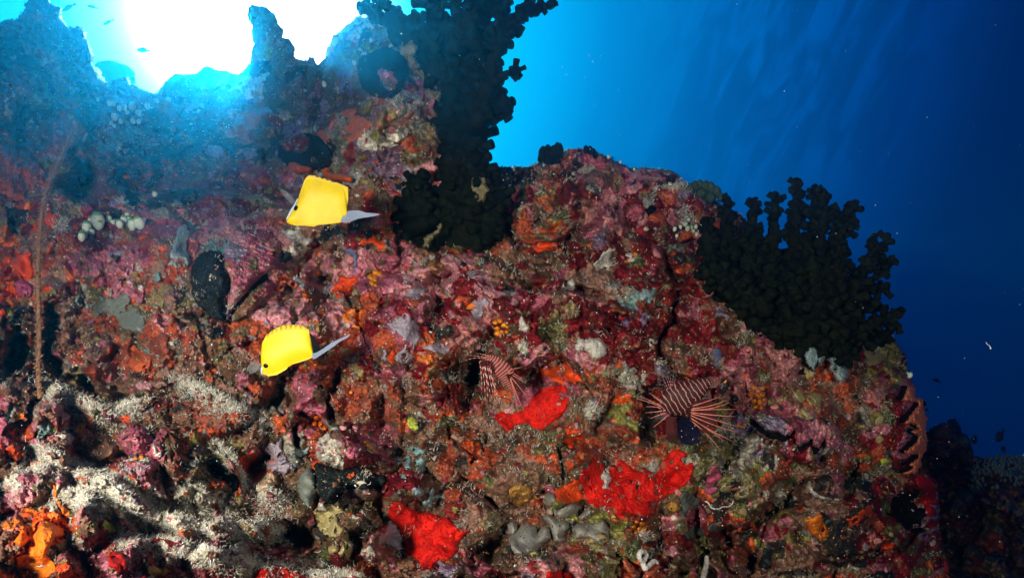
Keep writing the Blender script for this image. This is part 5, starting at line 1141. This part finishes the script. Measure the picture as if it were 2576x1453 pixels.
CLEAR = clear_mat('clear fin', (.24, .31, .44), .55); VCLEAR = clear_mat('very clear fin', (.40, .43, .46), .10)

def ball(name, pl, x, y, r, mat, parent, z=0., flat=.5):
    b = MB(); k = 9; a = np.linspace(-1, 1, k)
    b.tube([pl(np.array(x), np.array(y), np.array((z + t_ * r * flat) * pl.k)) for t_ in a], [max(.05, math.sqrt(max(0, 1 - t_ * t_))) * r * pl.k for t_ in a], 16)
    return b.build(name, mat, parent)

def serrate(P, a, b, n, h):
    """spiny edge between outline points a and b"""
    out = []; A, B = np.array(P[a], float), np.array(P[b], float)
    return out

def butterfly(label, pl, axis, thick, dorsal, anal, tail, pect, eye, upright, stripe):
    root = empty('butterflyfish', pl.o, label, 'fish', 'yellow butterflyfish')
    loft('body', pl, axis, thick, YEL, root, pw=2.3, seg=36, upright=upright)
    slab('dorsal_fin', pl, dorsal, 1.4, YF, root, 0)
    slab('anal_fin', pl, anal, 1.4, YF, root, 0)
    slab('tail_fin', pl, tail, 1.3, CLEAR, root, .2)
    slab('pectoral_fin', pl, pect[0], 1.0, VCLEAR, root, .6, z0=pect[1])
    b = MB(); sp = spline(stripe[0], 20); b.tube(pl(sp[:, 0], sp[:, 1], np.full(20, stripe[1] * pl.k)), np.interp(np.linspace(0, 1, 20), [0, .5, 1], [1.4, 2.7, 1.2]) * pl.k, 8)
    b.build('face_stripe', PALEBLUE, root)
    for sg in (1, -1):
        ball('eye', pl, eye[0], eye[1], eye[2], BLK, root, sg * eye[3], .5)
    return root
p1 = Plane(800, 510, 1.12, 5)
butterfly('yellow butterflyfish, the upper one, swimming before the dark middle of the reef', p1,
   [(725, 557, 4), (731, 552, 12), (738, 547, 19), (745, 543, 24), (752, 533.5, 33.5), (760, 523, 44), (768, 513.5, 53.5), (777, 507.5, 59.5), (790, 506.5, 59.5), (810, 509, 56), (830, 510.5, 52.5), (850, 512.5, 47.5), (862, 514, 42), (868, 517.5, 33.5), (871, 526, 21)],
   lambda t: 9.5 * math.sin(math.pi * min(1, t * .92 + .06)) ** .7 + 1.5,
   [(746, 520), (757, 484), (766, 456), (772, 446), (780, 441), (785, 445), (792, 442), (797, 447), (804, 445), (809, 450), (817, 449), (822, 454), (830, 453), (835, 458), (845, 458), (874, 470), (874, 500), (870, 526), (864, 538), (850, 530), (820, 500), (780, 500)],
   [(734, 560), (760, 562), (790, 556), (840, 540), (862, 540), (866, 545), (852, 560), (830, 563), (800, 566), (790, 570), (780, 569), (770, 568), (744, 568)],
   [(860, 533), (872, 531), (885, 528), (900, 528), (920, 534), (938, 535), (952, 537), (952, 540), (936, 543), (916, 546), (898, 549), (880, 557), (866, 561), (856, 556), (860, 545)],
   ([(746, 506), (738, 494), (724, 482), (708, 476), (716, 492), (730, 508), (742, 516)], 4), (750.5, 526, 7.6, 6.5), True,
   ([(724, 553), (729, 543), (736, 530), (743, 518), (751, 501)], 2.0))
p2 = Plane(725, 880, .90, 5)
butterfly('yellow butterflyfish, the lower one, head down, with a black tail base', p2,
   [(660.5, 899, 27), (663, 899.5, 38.5), (668, 897.5, 43.5), (676, 895.5, 47.5), (690, 890, 51), (705, 883.5, 51.5), (720, 877, 49), (740, 870, 44), (760, 868.5, 38.5), (772, 869.5, 33.5), (779, 873.5, 26.5), (783, 883, 15), (786, 890.5, 6.5)],
   lambda t: 8.5 * math.sin(math.pi * min(1, t * .92 + .06)) ** .7 + 1.5,
   [(664, 908), (660, 884), (662, 862), (668, 850), (672, 843), (676, 851), (682, 834), (686, 843), (692, 827), (697, 837), (703, 821), (708, 832), (714, 817), (719, 829), (726, 816), (731, 828), (738, 816), (743, 828), (750, 817), (755, 829), (762, 820), (767, 831), (775, 828), (778, 845), (781, 868), (785, 886), (760, 872), (720, 856), (680, 880)],
   [(666, 938), (690, 922), (720, 906), (760, 898), (783, 892), (785, 898), (776, 903), (752, 911), (727, 918), (721, 928), (708, 936), (697, 942), (678, 945)],
   [(784, 889), (796, 886), (812, 876), (830, 863), (850, 853), (868, 845), (876, 840), (878, 844), (868, 851), (850, 861), (836, 872), (820, 883), (805, 893), (792, 902), (786, 902)],
   ([(664, 914), (652, 906), (638, 908), (630, 922), (636, 938), (648, 934), (658, 926)], 5), (673, 917, 7.0, 4.5), True,
   ([(662, 940), (661, 930), (663, 920), (667, 911)], 1.5))
for o in list(bpy.data.objects):
    if o.name.startswith('butterflyfish') and 'lower one' in o.get('label', ''):
        slab('tail_base', p2, [(776, 836), (781, 868), (786, 888), (792, 894), (806, 884), (800, 868), (790, 848)], 1.6, BLK, o)

# ------------------------------------------------------------------ lionfish
def stripe_mat(name, dark, pale, freq, width=.35, wob=.25):
    m, t, b = new_mat(name); l = t.links.new
    a = ND(t, 'ShaderNodeAttribute'); a.attribute_name = 'along'; tcn = ND(t, 'ShaderNodeTexCoord')
    n = ND(t, 'ShaderNodeTexNoise'); n.inputs['Scale'].default_value = 70; l(tcn.outputs['Object'], n.inputs['Vector'])
    m1_ = ND(t, 'ShaderNodeMath', operation='MULTIPLY_ADD'); l(a.outputs['Fac'], m1_.inputs[0]); m1_.inputs[1].default_value = freq
    m2_ = ND(t, 'ShaderNodeMath', operation='MULTIPLY'); l(n.outputs['Fac'], m2_.inputs[0]); m2_.inputs[1].default_value = wob * 4; l(m2_.outputs[0], m1_.inputs[2])
    fr = ND(t, 'ShaderNodeMath', operation='FRACT'); l(m1_.outputs[0], fr.inputs[0])
    rp_ = ND(t, 'ShaderNodeValToRGB'); l(fr.outputs[0], rp_.inputs[0]); cr_ = rp_.color_ramp; cr_.interpolation = 'CONSTANT'
    cr_.elements[0].color = (*pale, 1); cr_.elements[1].position = width; cr_.elements[1].color = (*dark, 1)
    l(rp_.outputs[0], b.inputs['Base Color']); b.inputs['Roughness'].default_value = .55; return m
LION = stripe_mat('lionfish stripes', (.034, .008, .008), (.34, .18, .15), 14, .17, .30)
LIONR = stripe_mat('lionfish red stripes', (.16, .022, .02), (.40, .20, .17), 20, .28, .25)
for q_ in (M['black'], M['void']): q_.node_tree.nodes['Principled BSDF'].inputs['Specular IOR Level'].default_value = .04
SPINE = crust_mat('lionfish ray', (.40, .10, .065), (.56, .22, .16), 90, .3, 200, .55)
SPINEW = stripe_mat('banded ray', (.26, .035, .03), (.52, .36, .32), 6, .42, .10)
MEMB = crust_mat('lionfish membrane', (.022, .006, .007), (.06, .014, .014), 50, .3, 180, .6, spots=(150, .10, (.30, .15, .13)))
MEMBD = crust_mat('lionfish blue fin', (.003, .0035, .011), (.006, .006, .018), 60, .3, 200, .7, spots=(150, .11, (.55, .36, .36)))
for q_ in (MEMB, MEMBD): q_.node_tree.nodes['Principled BSDF'].inputs['Specular IOR Level'].default_value = .03
DOT = crust_mat('lionfish tail', (.06, .02, .018), (.10, .035, .03), 50, .3, 180, .6, spots=(170, .14, (.35, .18, .14)))
def rays(root, pl, base, ends, mat, r0=1.5, sag=4., z=0., name='fin_ray', dz=10):
    for i, (bx, by, ex, ey) in enumerate(ends):
        t = np.linspace(0, 1, 9); x = bx + (ex - bx) * t; y = by + (ey - by) * t + sag * np.sin(t * math.pi) * .5
        b = MB(); jt = rs.uniform(-1, 1); nx_, ny_ = -(ey - by), ex - bx; x = x + nx_ * .05 * jt * np.sin(t * 3.1); y = y + ny_ * .05 * jt * np.sin(t * 3.1)
        b.tube(pl(x, y, (z + dz * np.sin(t * 1.4) + 3 * jt * t) * pl.k), np.interp(t, [0, .6, 1], [r0 * .8, r0 * .6, r0 * .2]) * pl.k, 7); b.build(name, mat, root)
def web(root, pl, quad, mat, z=0., name='fin_web', dz=6): slab(name, pl, quad, 1.0, mat, root, .5, z0=z)

pl = Plane(1700, 1020, 1.02, -8)
lf = empty('lionfish', pl.o, 'striped dark lionfish at right with a wide fan of coral pink rays', 'fish', 'lionfish')
loft('body', pl, [(1662, 1034, 6), (1670, 1026, 18), (1684, 1016, 32), (1702, 1006, 42), (1720, 996, 42), (1738, 985, 32), (1754, 974, 24), (1768, 964, 16), (1782, 956, 9)], .55, LION, lf)
slab('tail_fin', pl, [(1764, 954), (1780, 944), (1800, 946), (1806, 958), (1796, 972), (1778, 972)], 1.2, DOT, lf, .3)
E = [(1801, 989), (1816, 996), (1820, 1004), (1835, 1020), (1836, 1037), (1843, 1062), (1838, 1075), (1831, 1098), (1811, 1098), (1803, 1122)]
web(lf, pl, [(1722, 1022), (1745, 1002), (1775, 996), (1790, 1008), (1793, 1030), (1792, 1055), (1780, 1072), (1764, 1082), (1740, 1060), (1724, 1042)], MEMB, 14, 'pectoral_web')
rays(lf, pl, None, [(1722 + 4 * i % 7, 1020 + i * 2.6, ex, ey) for i, (ex, ey) in enumerate(E)], SPINE, 1.7, 3, 18, 'pectoral_ray', 8)
web(lf, pl, [(1680, 985), (1672, 962), (1668, 948), (1680, 950), (1692, 946), (1698, 958), (1694, 984)], MEMBD, 6, 'far_pectoral_web')
rays(lf, pl, None, [(1686, 990, 1667, 946), (1687, 989, 1672, 944), (1688, 988, 1678, 943), (1689, 988, 1685, 943), (1690, 987, 1692, 945), (1691, 987, 1698, 950)], SPINEW, 1.1, 0, 8, 'far_pectoral_ray', 3)
rays(lf, pl, None, [(1670, 1026, 1603, 1003), (1672, 1022, 1612, 996), (1674, 1020, 1634, 987), (1676, 1018, 1641, 993), (1672, 1028, 1626, 1022), (1672, 1032, 1624, 1038), (1676, 1038, 1636, 1052), (1680, 1044, 1644, 1074), (1672, 1024, 1652, 1002)], SPINE, 1.6, -3, 4, 'dorsal_spine', 6)
web(lf, pl, [(1706, 1044), (1730, 1042), (1748, 1066), (1762, 1090), (1750, 1092), (1754, 1106), (1740, 1100), (1736, 1114), (1726, 1102), (1716, 1112), (1712, 1094), (1702, 1096), (1700, 1064)], MEMBD, 10, 'pelvic_fin')
slab('anal_fin', pl, [(1676, 1046), (1700, 1046), (1704, 1074), (1706, 1104), (1696, 1094), (1690, 1114), (1684, 1094), (1674, 1102), (1676, 1076)], 1.2, MEMB, lf, .3)
ball('eye', pl, 1671, 1030, 3.2, SPINEW, lf, 13)

pl = Plane(1255, 960, 1.05, 10)
lf = empty('lionfish', pl.o, 'reddish lionfish at centre hanging head up with its rays drooping over a dark hole', 'fish', 'lionfish')
loft('body', pl, [(1222, 896, 6), (1234, 904, 14), (1250, 916, 20), (1266, 932, 22), (1278, 948, 20), (1286, 964, 15), (1292, 980, 9), (1296, 992, 5)], .5, LIONR, lf)
web(lf, pl, [(1206, 905), (1228, 902), (1240, 920), (1238, 950), (1240, 985), (1228, 988), (1216, 970), (1210, 940)], MEMB, 12, 'pectoral_web')
rays(lf, pl, None, [(1208, 904, 1218, 1012), (1211, 905, 1224, 1004), (1214, 906, 1231, 1018), (1218, 907, 1238, 1010), (1222, 908, 1246, 1018), (1226, 909, 1252, 1012), (1230, 912, 1258, 1022), (1205, 906, 1209, 985)], SPINEW, 1.6, 0, 16, 'pectoral_ray', 6)
web(lf, pl, [(1270, 940), (1288, 936), (1304, 952), (1314, 972), (1302, 984), (1288, 972)], MEMB, 10, 'far_pectoral_web')
rays(lf, pl, None, [(1276, 934, 1309, 950), (1277, 937, 1322, 964), (1278, 941, 1326, 1004), (1280, 946, 1315, 1030), (1282, 950, 1308, 1018), (1274, 932, 1310, 922), (1282, 954, 1300, 1040)], SPINE, 1.4, -3, 12, 'far_pectoral_ray', 6)
rays(lf, pl, None, [(1228, 900, 1160, 906), (1230, 898, 1176, 890), (1233, 897, 1196, 886), (1238, 899, 1212, 888)], SPINEW, 1.1, -5, 6, 'dorsal_spine', 4)
ball('eye', pl, 1228, 902, 3, SPINEW, lf, 7)

# ------------------------------------------------------------------ small fish in the open water
FISHM = crust_mat('distant fish', (.03, .05, .07), (.06, .08, .10), 40, .1, 150, .5)
def small_fish(x, y, ln, hh, ang_, d, label, slim=1.):
    r = empty('damselfish', pt(x, y, d), label, 'fish', 'small dark fish in open water')
    q = Plane(x, y, d, 15); c, s_ = math.cos(R(ang_)), math.sin(R(ang_))
    def ro(u, v): return (x + c * u - s_ * v, y + s_ * u + c * v)
    ax = [(*ro(u * ln, 0), h_ * hh * .8) for u, h_ in ((-.52, .05), (-.46, .36), (-.34, .72), (-.16, .98), (.02, .95), (.18, .66), (.32, .30), (.42, .14))]
    loft('body', q, ax, .4, FISHM, r, 20, 12)
    slab('tail_fin', q, [ro(.34 * ln, -.12 * hh), ro(.62 * ln, -.6 * hh), ro(.52 * ln, 0), ro(.62 * ln, .6 * hh), ro(.34 * ln, .12 * hh)], 1., FISHM, r)
    slab('dorsal_fin', q, [ro(-.25 * ln, -.6 * hh), ro(-.08 * ln, -1.05 * hh), ro(.22 * ln, -.85 * hh), ro(.3 * ln, -.3 * hh)], 1., FISHM, r)
small_fish(172, 20, 34, 6, -38, 3.4, 'slim dark fish beside the left pinnacle at the top edge')
small_fish(272, 57, 26, 4, -35, 3.6, 'slim small fish in the cyan water left of the glare')
small_fish(360, 127, 26, 7, 0, 3.4, 'small rounded fish against the glare')
small_fish(232, 18, 22, 4, 10, 4.6, 'faint fish at the top edge left of the glare')
small_fish(2452, 1106, 20, 11, -70, 3.4, 'dark fish above the far reef slope, nearest the slope')
small_fish(2516, 1096, 34, 14, -50, 3.6, 'larger dark fish at right above the far reef slope')
small_fish(2356, 957, 26, 6, 20, 4.6, 'faint dark fish in blue water right of the reef')
small_fish(2332, 1030, 14, 6, 10, 4.4, 'tiny dark fish close to the orange lipped oyster')
small_fish(2524, 1130, 20, 8, 60, 4.2, 'dim fish just under the larger dark fish')

# dome of reef beyond the notch and pale coral on the far slope
b = MB(); bx = np.linspace(-1, 1, 15)
ctr = pt(290, 196, 4.2)
b.tube([ctr + UP * (t_ * .11) for t_ in bx], [max(.004, math.sqrt(max(0, 1 - t_ * t_))) * .13 for t_ in bx], 28)
V = np.concatenate(b.v); V += (V - ctr) * (.25 * fbm(V, 12, 3, 601))[:, None]; b.v = [V]
tag(b.build('coral_boulder', M['boulder']), 'hazy round coral boulder beyond the notch at upper left', 'boulder')
PALEC = crust_mat('pale leafy coral', (.10, .17, .17), (.20, .29, .28), 60, .5, 160, .6)
r = random.Random(9); b = MB()
for i in range(230):
    x = r.uniform(2440, 2620); y = 1150 + (2576 - x) * .02 + abs(r.gauss(0, 1)) * 34 + (8 if x < 2480 else 0)
    if y > 1240: continue
    d_ = float(samp(DSF, x, y, GF)) - .01
    e = r.uniform(5, 9); p0 = pt(x, y, d_); p1_ = pt(x + r.uniform(-5, 5), y - e * 1.4, d_ - .015)
    b.tube(np.linspace(p0, p1_, 5), np.array([.4, .9, 1, .7, .15]) * e * .55 * d_ / F, 7)
b.tube(pt(np.linspace(2425, 2650, 9), np.array([1180, 1184, 1186, 1188, 1190, 1192, 1194, 1196, 1200.]), samp(DSF, np.linspace(2425, 2650, 9), np.linspace(1180, 1200, 9), GF) + .02), .025, 10)
tag(b.build('leaf_coral', PALEC), 'pale blue leafy coral bush on the far slope at the right edge', 'coral')

# ------------------------------------------------------------------ uncountable small growth
gx_, gy_ = np.meshgrid(G['xs'], G['ys'])
inside = (gx_ > -60) & (gx_ < 2460) & (gy_ > -30) & (gy_ < 1490) & (G['s'] > 3)
gn = np.stack([np.gradient(DS8, axis=1), np.gradient(DS8, axis=0)], -1)
def normals(px, py):
    e = 5.; a = S(px + e, py, 0, DS8) - S(px - e, py, 0, DS8); b_ = S(px, py - e, 0, DS8) - S(px, py + e, 0, DS8)
    n = np.cross(a, b_); n /= np.linalg.norm(n, axis=-1, keepdims=True) + 1e-12
    return np.where((n @ FWD)[:, None] > 0, -n, n)
GROW = None
def grow_mat():
    m, t, b = new_mat('small growth'); at = ND(t, 'ShaderNodeAttribute'); at.attribute_name = 'cover'
    t.links.new(at.outputs['Color'], b.inputs['Base Color']); b.inputs['Roughness'].default_value = .6; return m
GROW = grow_mat()
def choose(w, n):
    w = w.ravel(); c = np.cumsum(w); k = np.searchsorted(c, rng.random(n) * c[-1]); k = np.minimum(k, len(w) - 1)
    return gx_.ravel()[k] + rng.uniform(-1.2, 1.2, n), gy_.ravel()[k] + rng.uniform(-1.2, 1.2, n), G['fam'].ravel()[k]

# turf of thin pale filaments
wt = np.array([dict(white=9, grey=2.2, olive=1.6, brown=.9, rust=.5, pink=.45, dark=.45, dred=.22, orange=.1, violet=.3, teal=.5)[f] for f in FN])
cl = np.clip(fbm(np.stack([gx_.ravel() / 1000, gy_.ravel() / 1000, 0 * gx_.ravel()], -1), 22, 4, 701, .65) * 2.0 + .45, 0.03, 2).reshape(gx_.shape) ** 1.5
rw = np.zeros(gx_.shape)
for pts, a_, b_2, am in RIDGES:
    dd, sd_, tt_ = polyline_dist(gx_, gy_, pts); rw = np.maximum(rw, np.exp(-(np.where(sd_ < 0, dd * 2.2, dd * .8) / 22) ** 2) * min(1, am / .035) * (gy_ > 900) * (gx_ < 1000))
w_ = inside * (wt[G['fam']] * cl + 26 * rw) * COVW * np.where(gy_ < 450, .45, 1) * np.where((gx_ > 1700) & (gy_ > 1120), .4, 1)
NT = 26000
tx, ty, tf = choose(w_, NT)
base = S(tx, ty, samp(LIFT, tx, ty) - .002); nn = normals(tx, ty); dist = (base - CAM) @ FWD
pale = np.array([(.48, .48, .44), (.40, .40, .35), (.34, .33, .24), (.57, .57, .54), (.26, .27, .15), (.40, .30, .24)])
V, FQ, CC = [], [], []; nv = 0
for bl in range(5):
    d0 = nn * .8 + UP * .35 + rng.normal(0, .75, (NT, 3)); d0 /= np.linalg.norm(d0, axis=1)[:, None]
    d1 = d0 + rng.normal(0, .6, (NT, 3)); d1 /= np.linalg.norm(d1, axis=1)[:, None]
    ln = rng.uniform(.0014, .0046, NT)[:, None] * np.clip(dist, .7, 1.4)[:, None]
    sd_ = np.cross(d0, FWD + rng.normal(0, .3, (NT, 3))); sd_ /= np.linalg.norm(sd_, axis=1)[:, None] + 1e-9
    w0 = rng.uniform(.0003, .00075, NT)[:, None] * dist[:, None]
    o_ = base + rng.normal(0, .0022, (NT, 3)) * dist[:, None]
    m_ = o_ + d0 * ln; e_ = m_ + d1 * ln
    V.append(np.stack([o_ - sd_ * w0, o_ + sd_ * w0, m_ + sd_ * w0 * .8, m_ - sd_ * w0 * .8, e_ + sd_ * w0 * .35, e_ - sd_ * w0 * .35], 1).reshape(-1, 3))
    i0 = nv + np.arange(NT)[:, None] * 6
    FQ.append(np.concatenate([i0 + np.array([0, 1, 2, 3]), i0 + np.array([3, 2, 4, 5])])); nv += NT * 6
    fc = pale[rng.integers(0, 6, NT)] * rng.uniform(.6, 1.15, (NT, 1)) * (np.where(tf == FN.index('white'), 1.1, .75) + .75 * samp(rw, tx, ty))[:, None]
    CC.append(np.repeat(fc, 6, 0))
o = link_mesh('algal_turf', np.concatenate(V), np.concatenate(FQ), GROW, smooth_=False, attrs={'cover': ('FLOAT_COLOR', np.concatenate(CC))}); tag(o, kind='stuff')

# small knobs, shells and polyps on the crust
def icosph(sub):
    bm = bmesh.new(); bmesh.ops.create_icosphere(bm, subdivisions=sub, radius=1); v = np.array([q.co[:] for q in bm.verts]); f = np.array([[x.index for x in q.verts] for q in bm.faces]); bm.free(); return v, f
def knobs(name, n, lo, hi, wf, cols, sub, ownshare=.66):
    x, y, fm = choose(wf, n); bs = S(x, y, samp(LIFT, x, y)); N_ = normals(x, y); dist = (bs - CAM) @ FWD
    iv, if_ = icosph(sub); k = len(iv)
    sz = (lo * (hi / lo) ** rng.random(n) ** 1.6)[:, None, None] * dist[:, None, None]
    sc = rng.uniform(.55, 1.25, (n, 1, 3))
    q = rng.normal(0, 1, (n, 3, 3)); q, _ = np.linalg.qr(q)
    v = np.einsum('nij,kj->nki', q, iv) * 1.0
    v = v * (1 + .45 * vnoise((v.reshape(-1, 3) * 1.7 + np.repeat(np.arange(n) * 3.1, k)[:, None]), 41).reshape(n, k, 1)) * sc * sz
    v = v - N_[:, None] * (np.einsum('nki,ni->nk', v, N_) * .5)[..., None] + bs[:, None] + N_[:, None] * sz * .08
    f = (np.arange(n)[:, None, None] * k + if_[None]).reshape(-1, 3)
    own = PAL[fm, rng.integers(0, 5, n)]
    mixm = rng.random(n) < ownshare
    c = np.where(mixm[:, None], own * 1.15, cols[rng.integers(0, len(cols), n)]) * rng.uniform(.7, 1.25, (n, 1))
    o = link_mesh(name, v.reshape(-1, 3), f, GROW, attrs={'cover': ('FLOAT_COLOR', np.repeat(c, k, 0))}); return tag(o, kind='stuff')
kc = np.array([(.60, .57, .50), (.48, .44, .36), (.55, .10, .02), (.62, .22, .04), (.48, .16, .18), (.30, .04, .04), (.36, .38, .08), (.20, .28, .26), (.16, .05, .03), (.10, .06, .03)])
cw = np.clip(fbm(np.stack([gx_.ravel() / 1000, gy_.ravel() / 1000, 0 * gx_.ravel() + 5], -1), 14, 3, 751) * 2.4 + .6, .05, 2.5).reshape(gx_.shape)
wk = inside * cw * COVW * np.where(gy_ < 430, .5, 1)
knobs('small_encrusting_animals', 8000, .0008, .0034, wk, kc, 1)
knobs('encrusting_nodules', 900, .003, .010, wk, kc[[4, 5, 8, 9, 8]], 2, .85)

# drifting particles in the water
n = 420; x = rng.uniform(-100, 2676, n); y = rng.uniform(-100, 1553, n); d_ = rng.uniform(.45, 2.4, n)
dm = samp(G['D'], x, y); oks = samp(G['ok'].astype(float), x, y) > .5
d_ = np.where(oks, np.minimum(d_, dm - .05), d_); iv, if_ = icosph(1)
sz = rng.uniform(.35, 1.15, n) * d_ / F * (1 + 1.2 * (rng.random(n) < .04))
v = pt(x, y, d_)[:, None] + iv[None] * sz[:, None, None] * rng.uniform(.5, 1.4, (n, 1, 3))
SNOW = crust_mat('drifting particle', (.6, .6, .55), (.75, .75, .7), 50, .1, 100, .6)
tag(link_mesh('drifting_particles', v.reshape(-1, 3), (np.arange(n)[:, None, None] * len(iv) + if_[None]).reshape(-1, 3), SNOW), kind='stuff')
wp_ = spline([(2480, 860), (2484, 866), (2490, 870), (2492, 877)], 14); b = MB(); b.tube(pt(wp_[:, 0], wp_[:, 1], np.full(14, .9)), np.interp(np.linspace(0, 1, 14), [0, .7, 1], [.6, .9, 1.8]) * .9 / F, 7)
tag(b.build('drifting_larva', SNOW), 'tiny pale worm shaped drifter in the dark blue water at right', 'plankton')
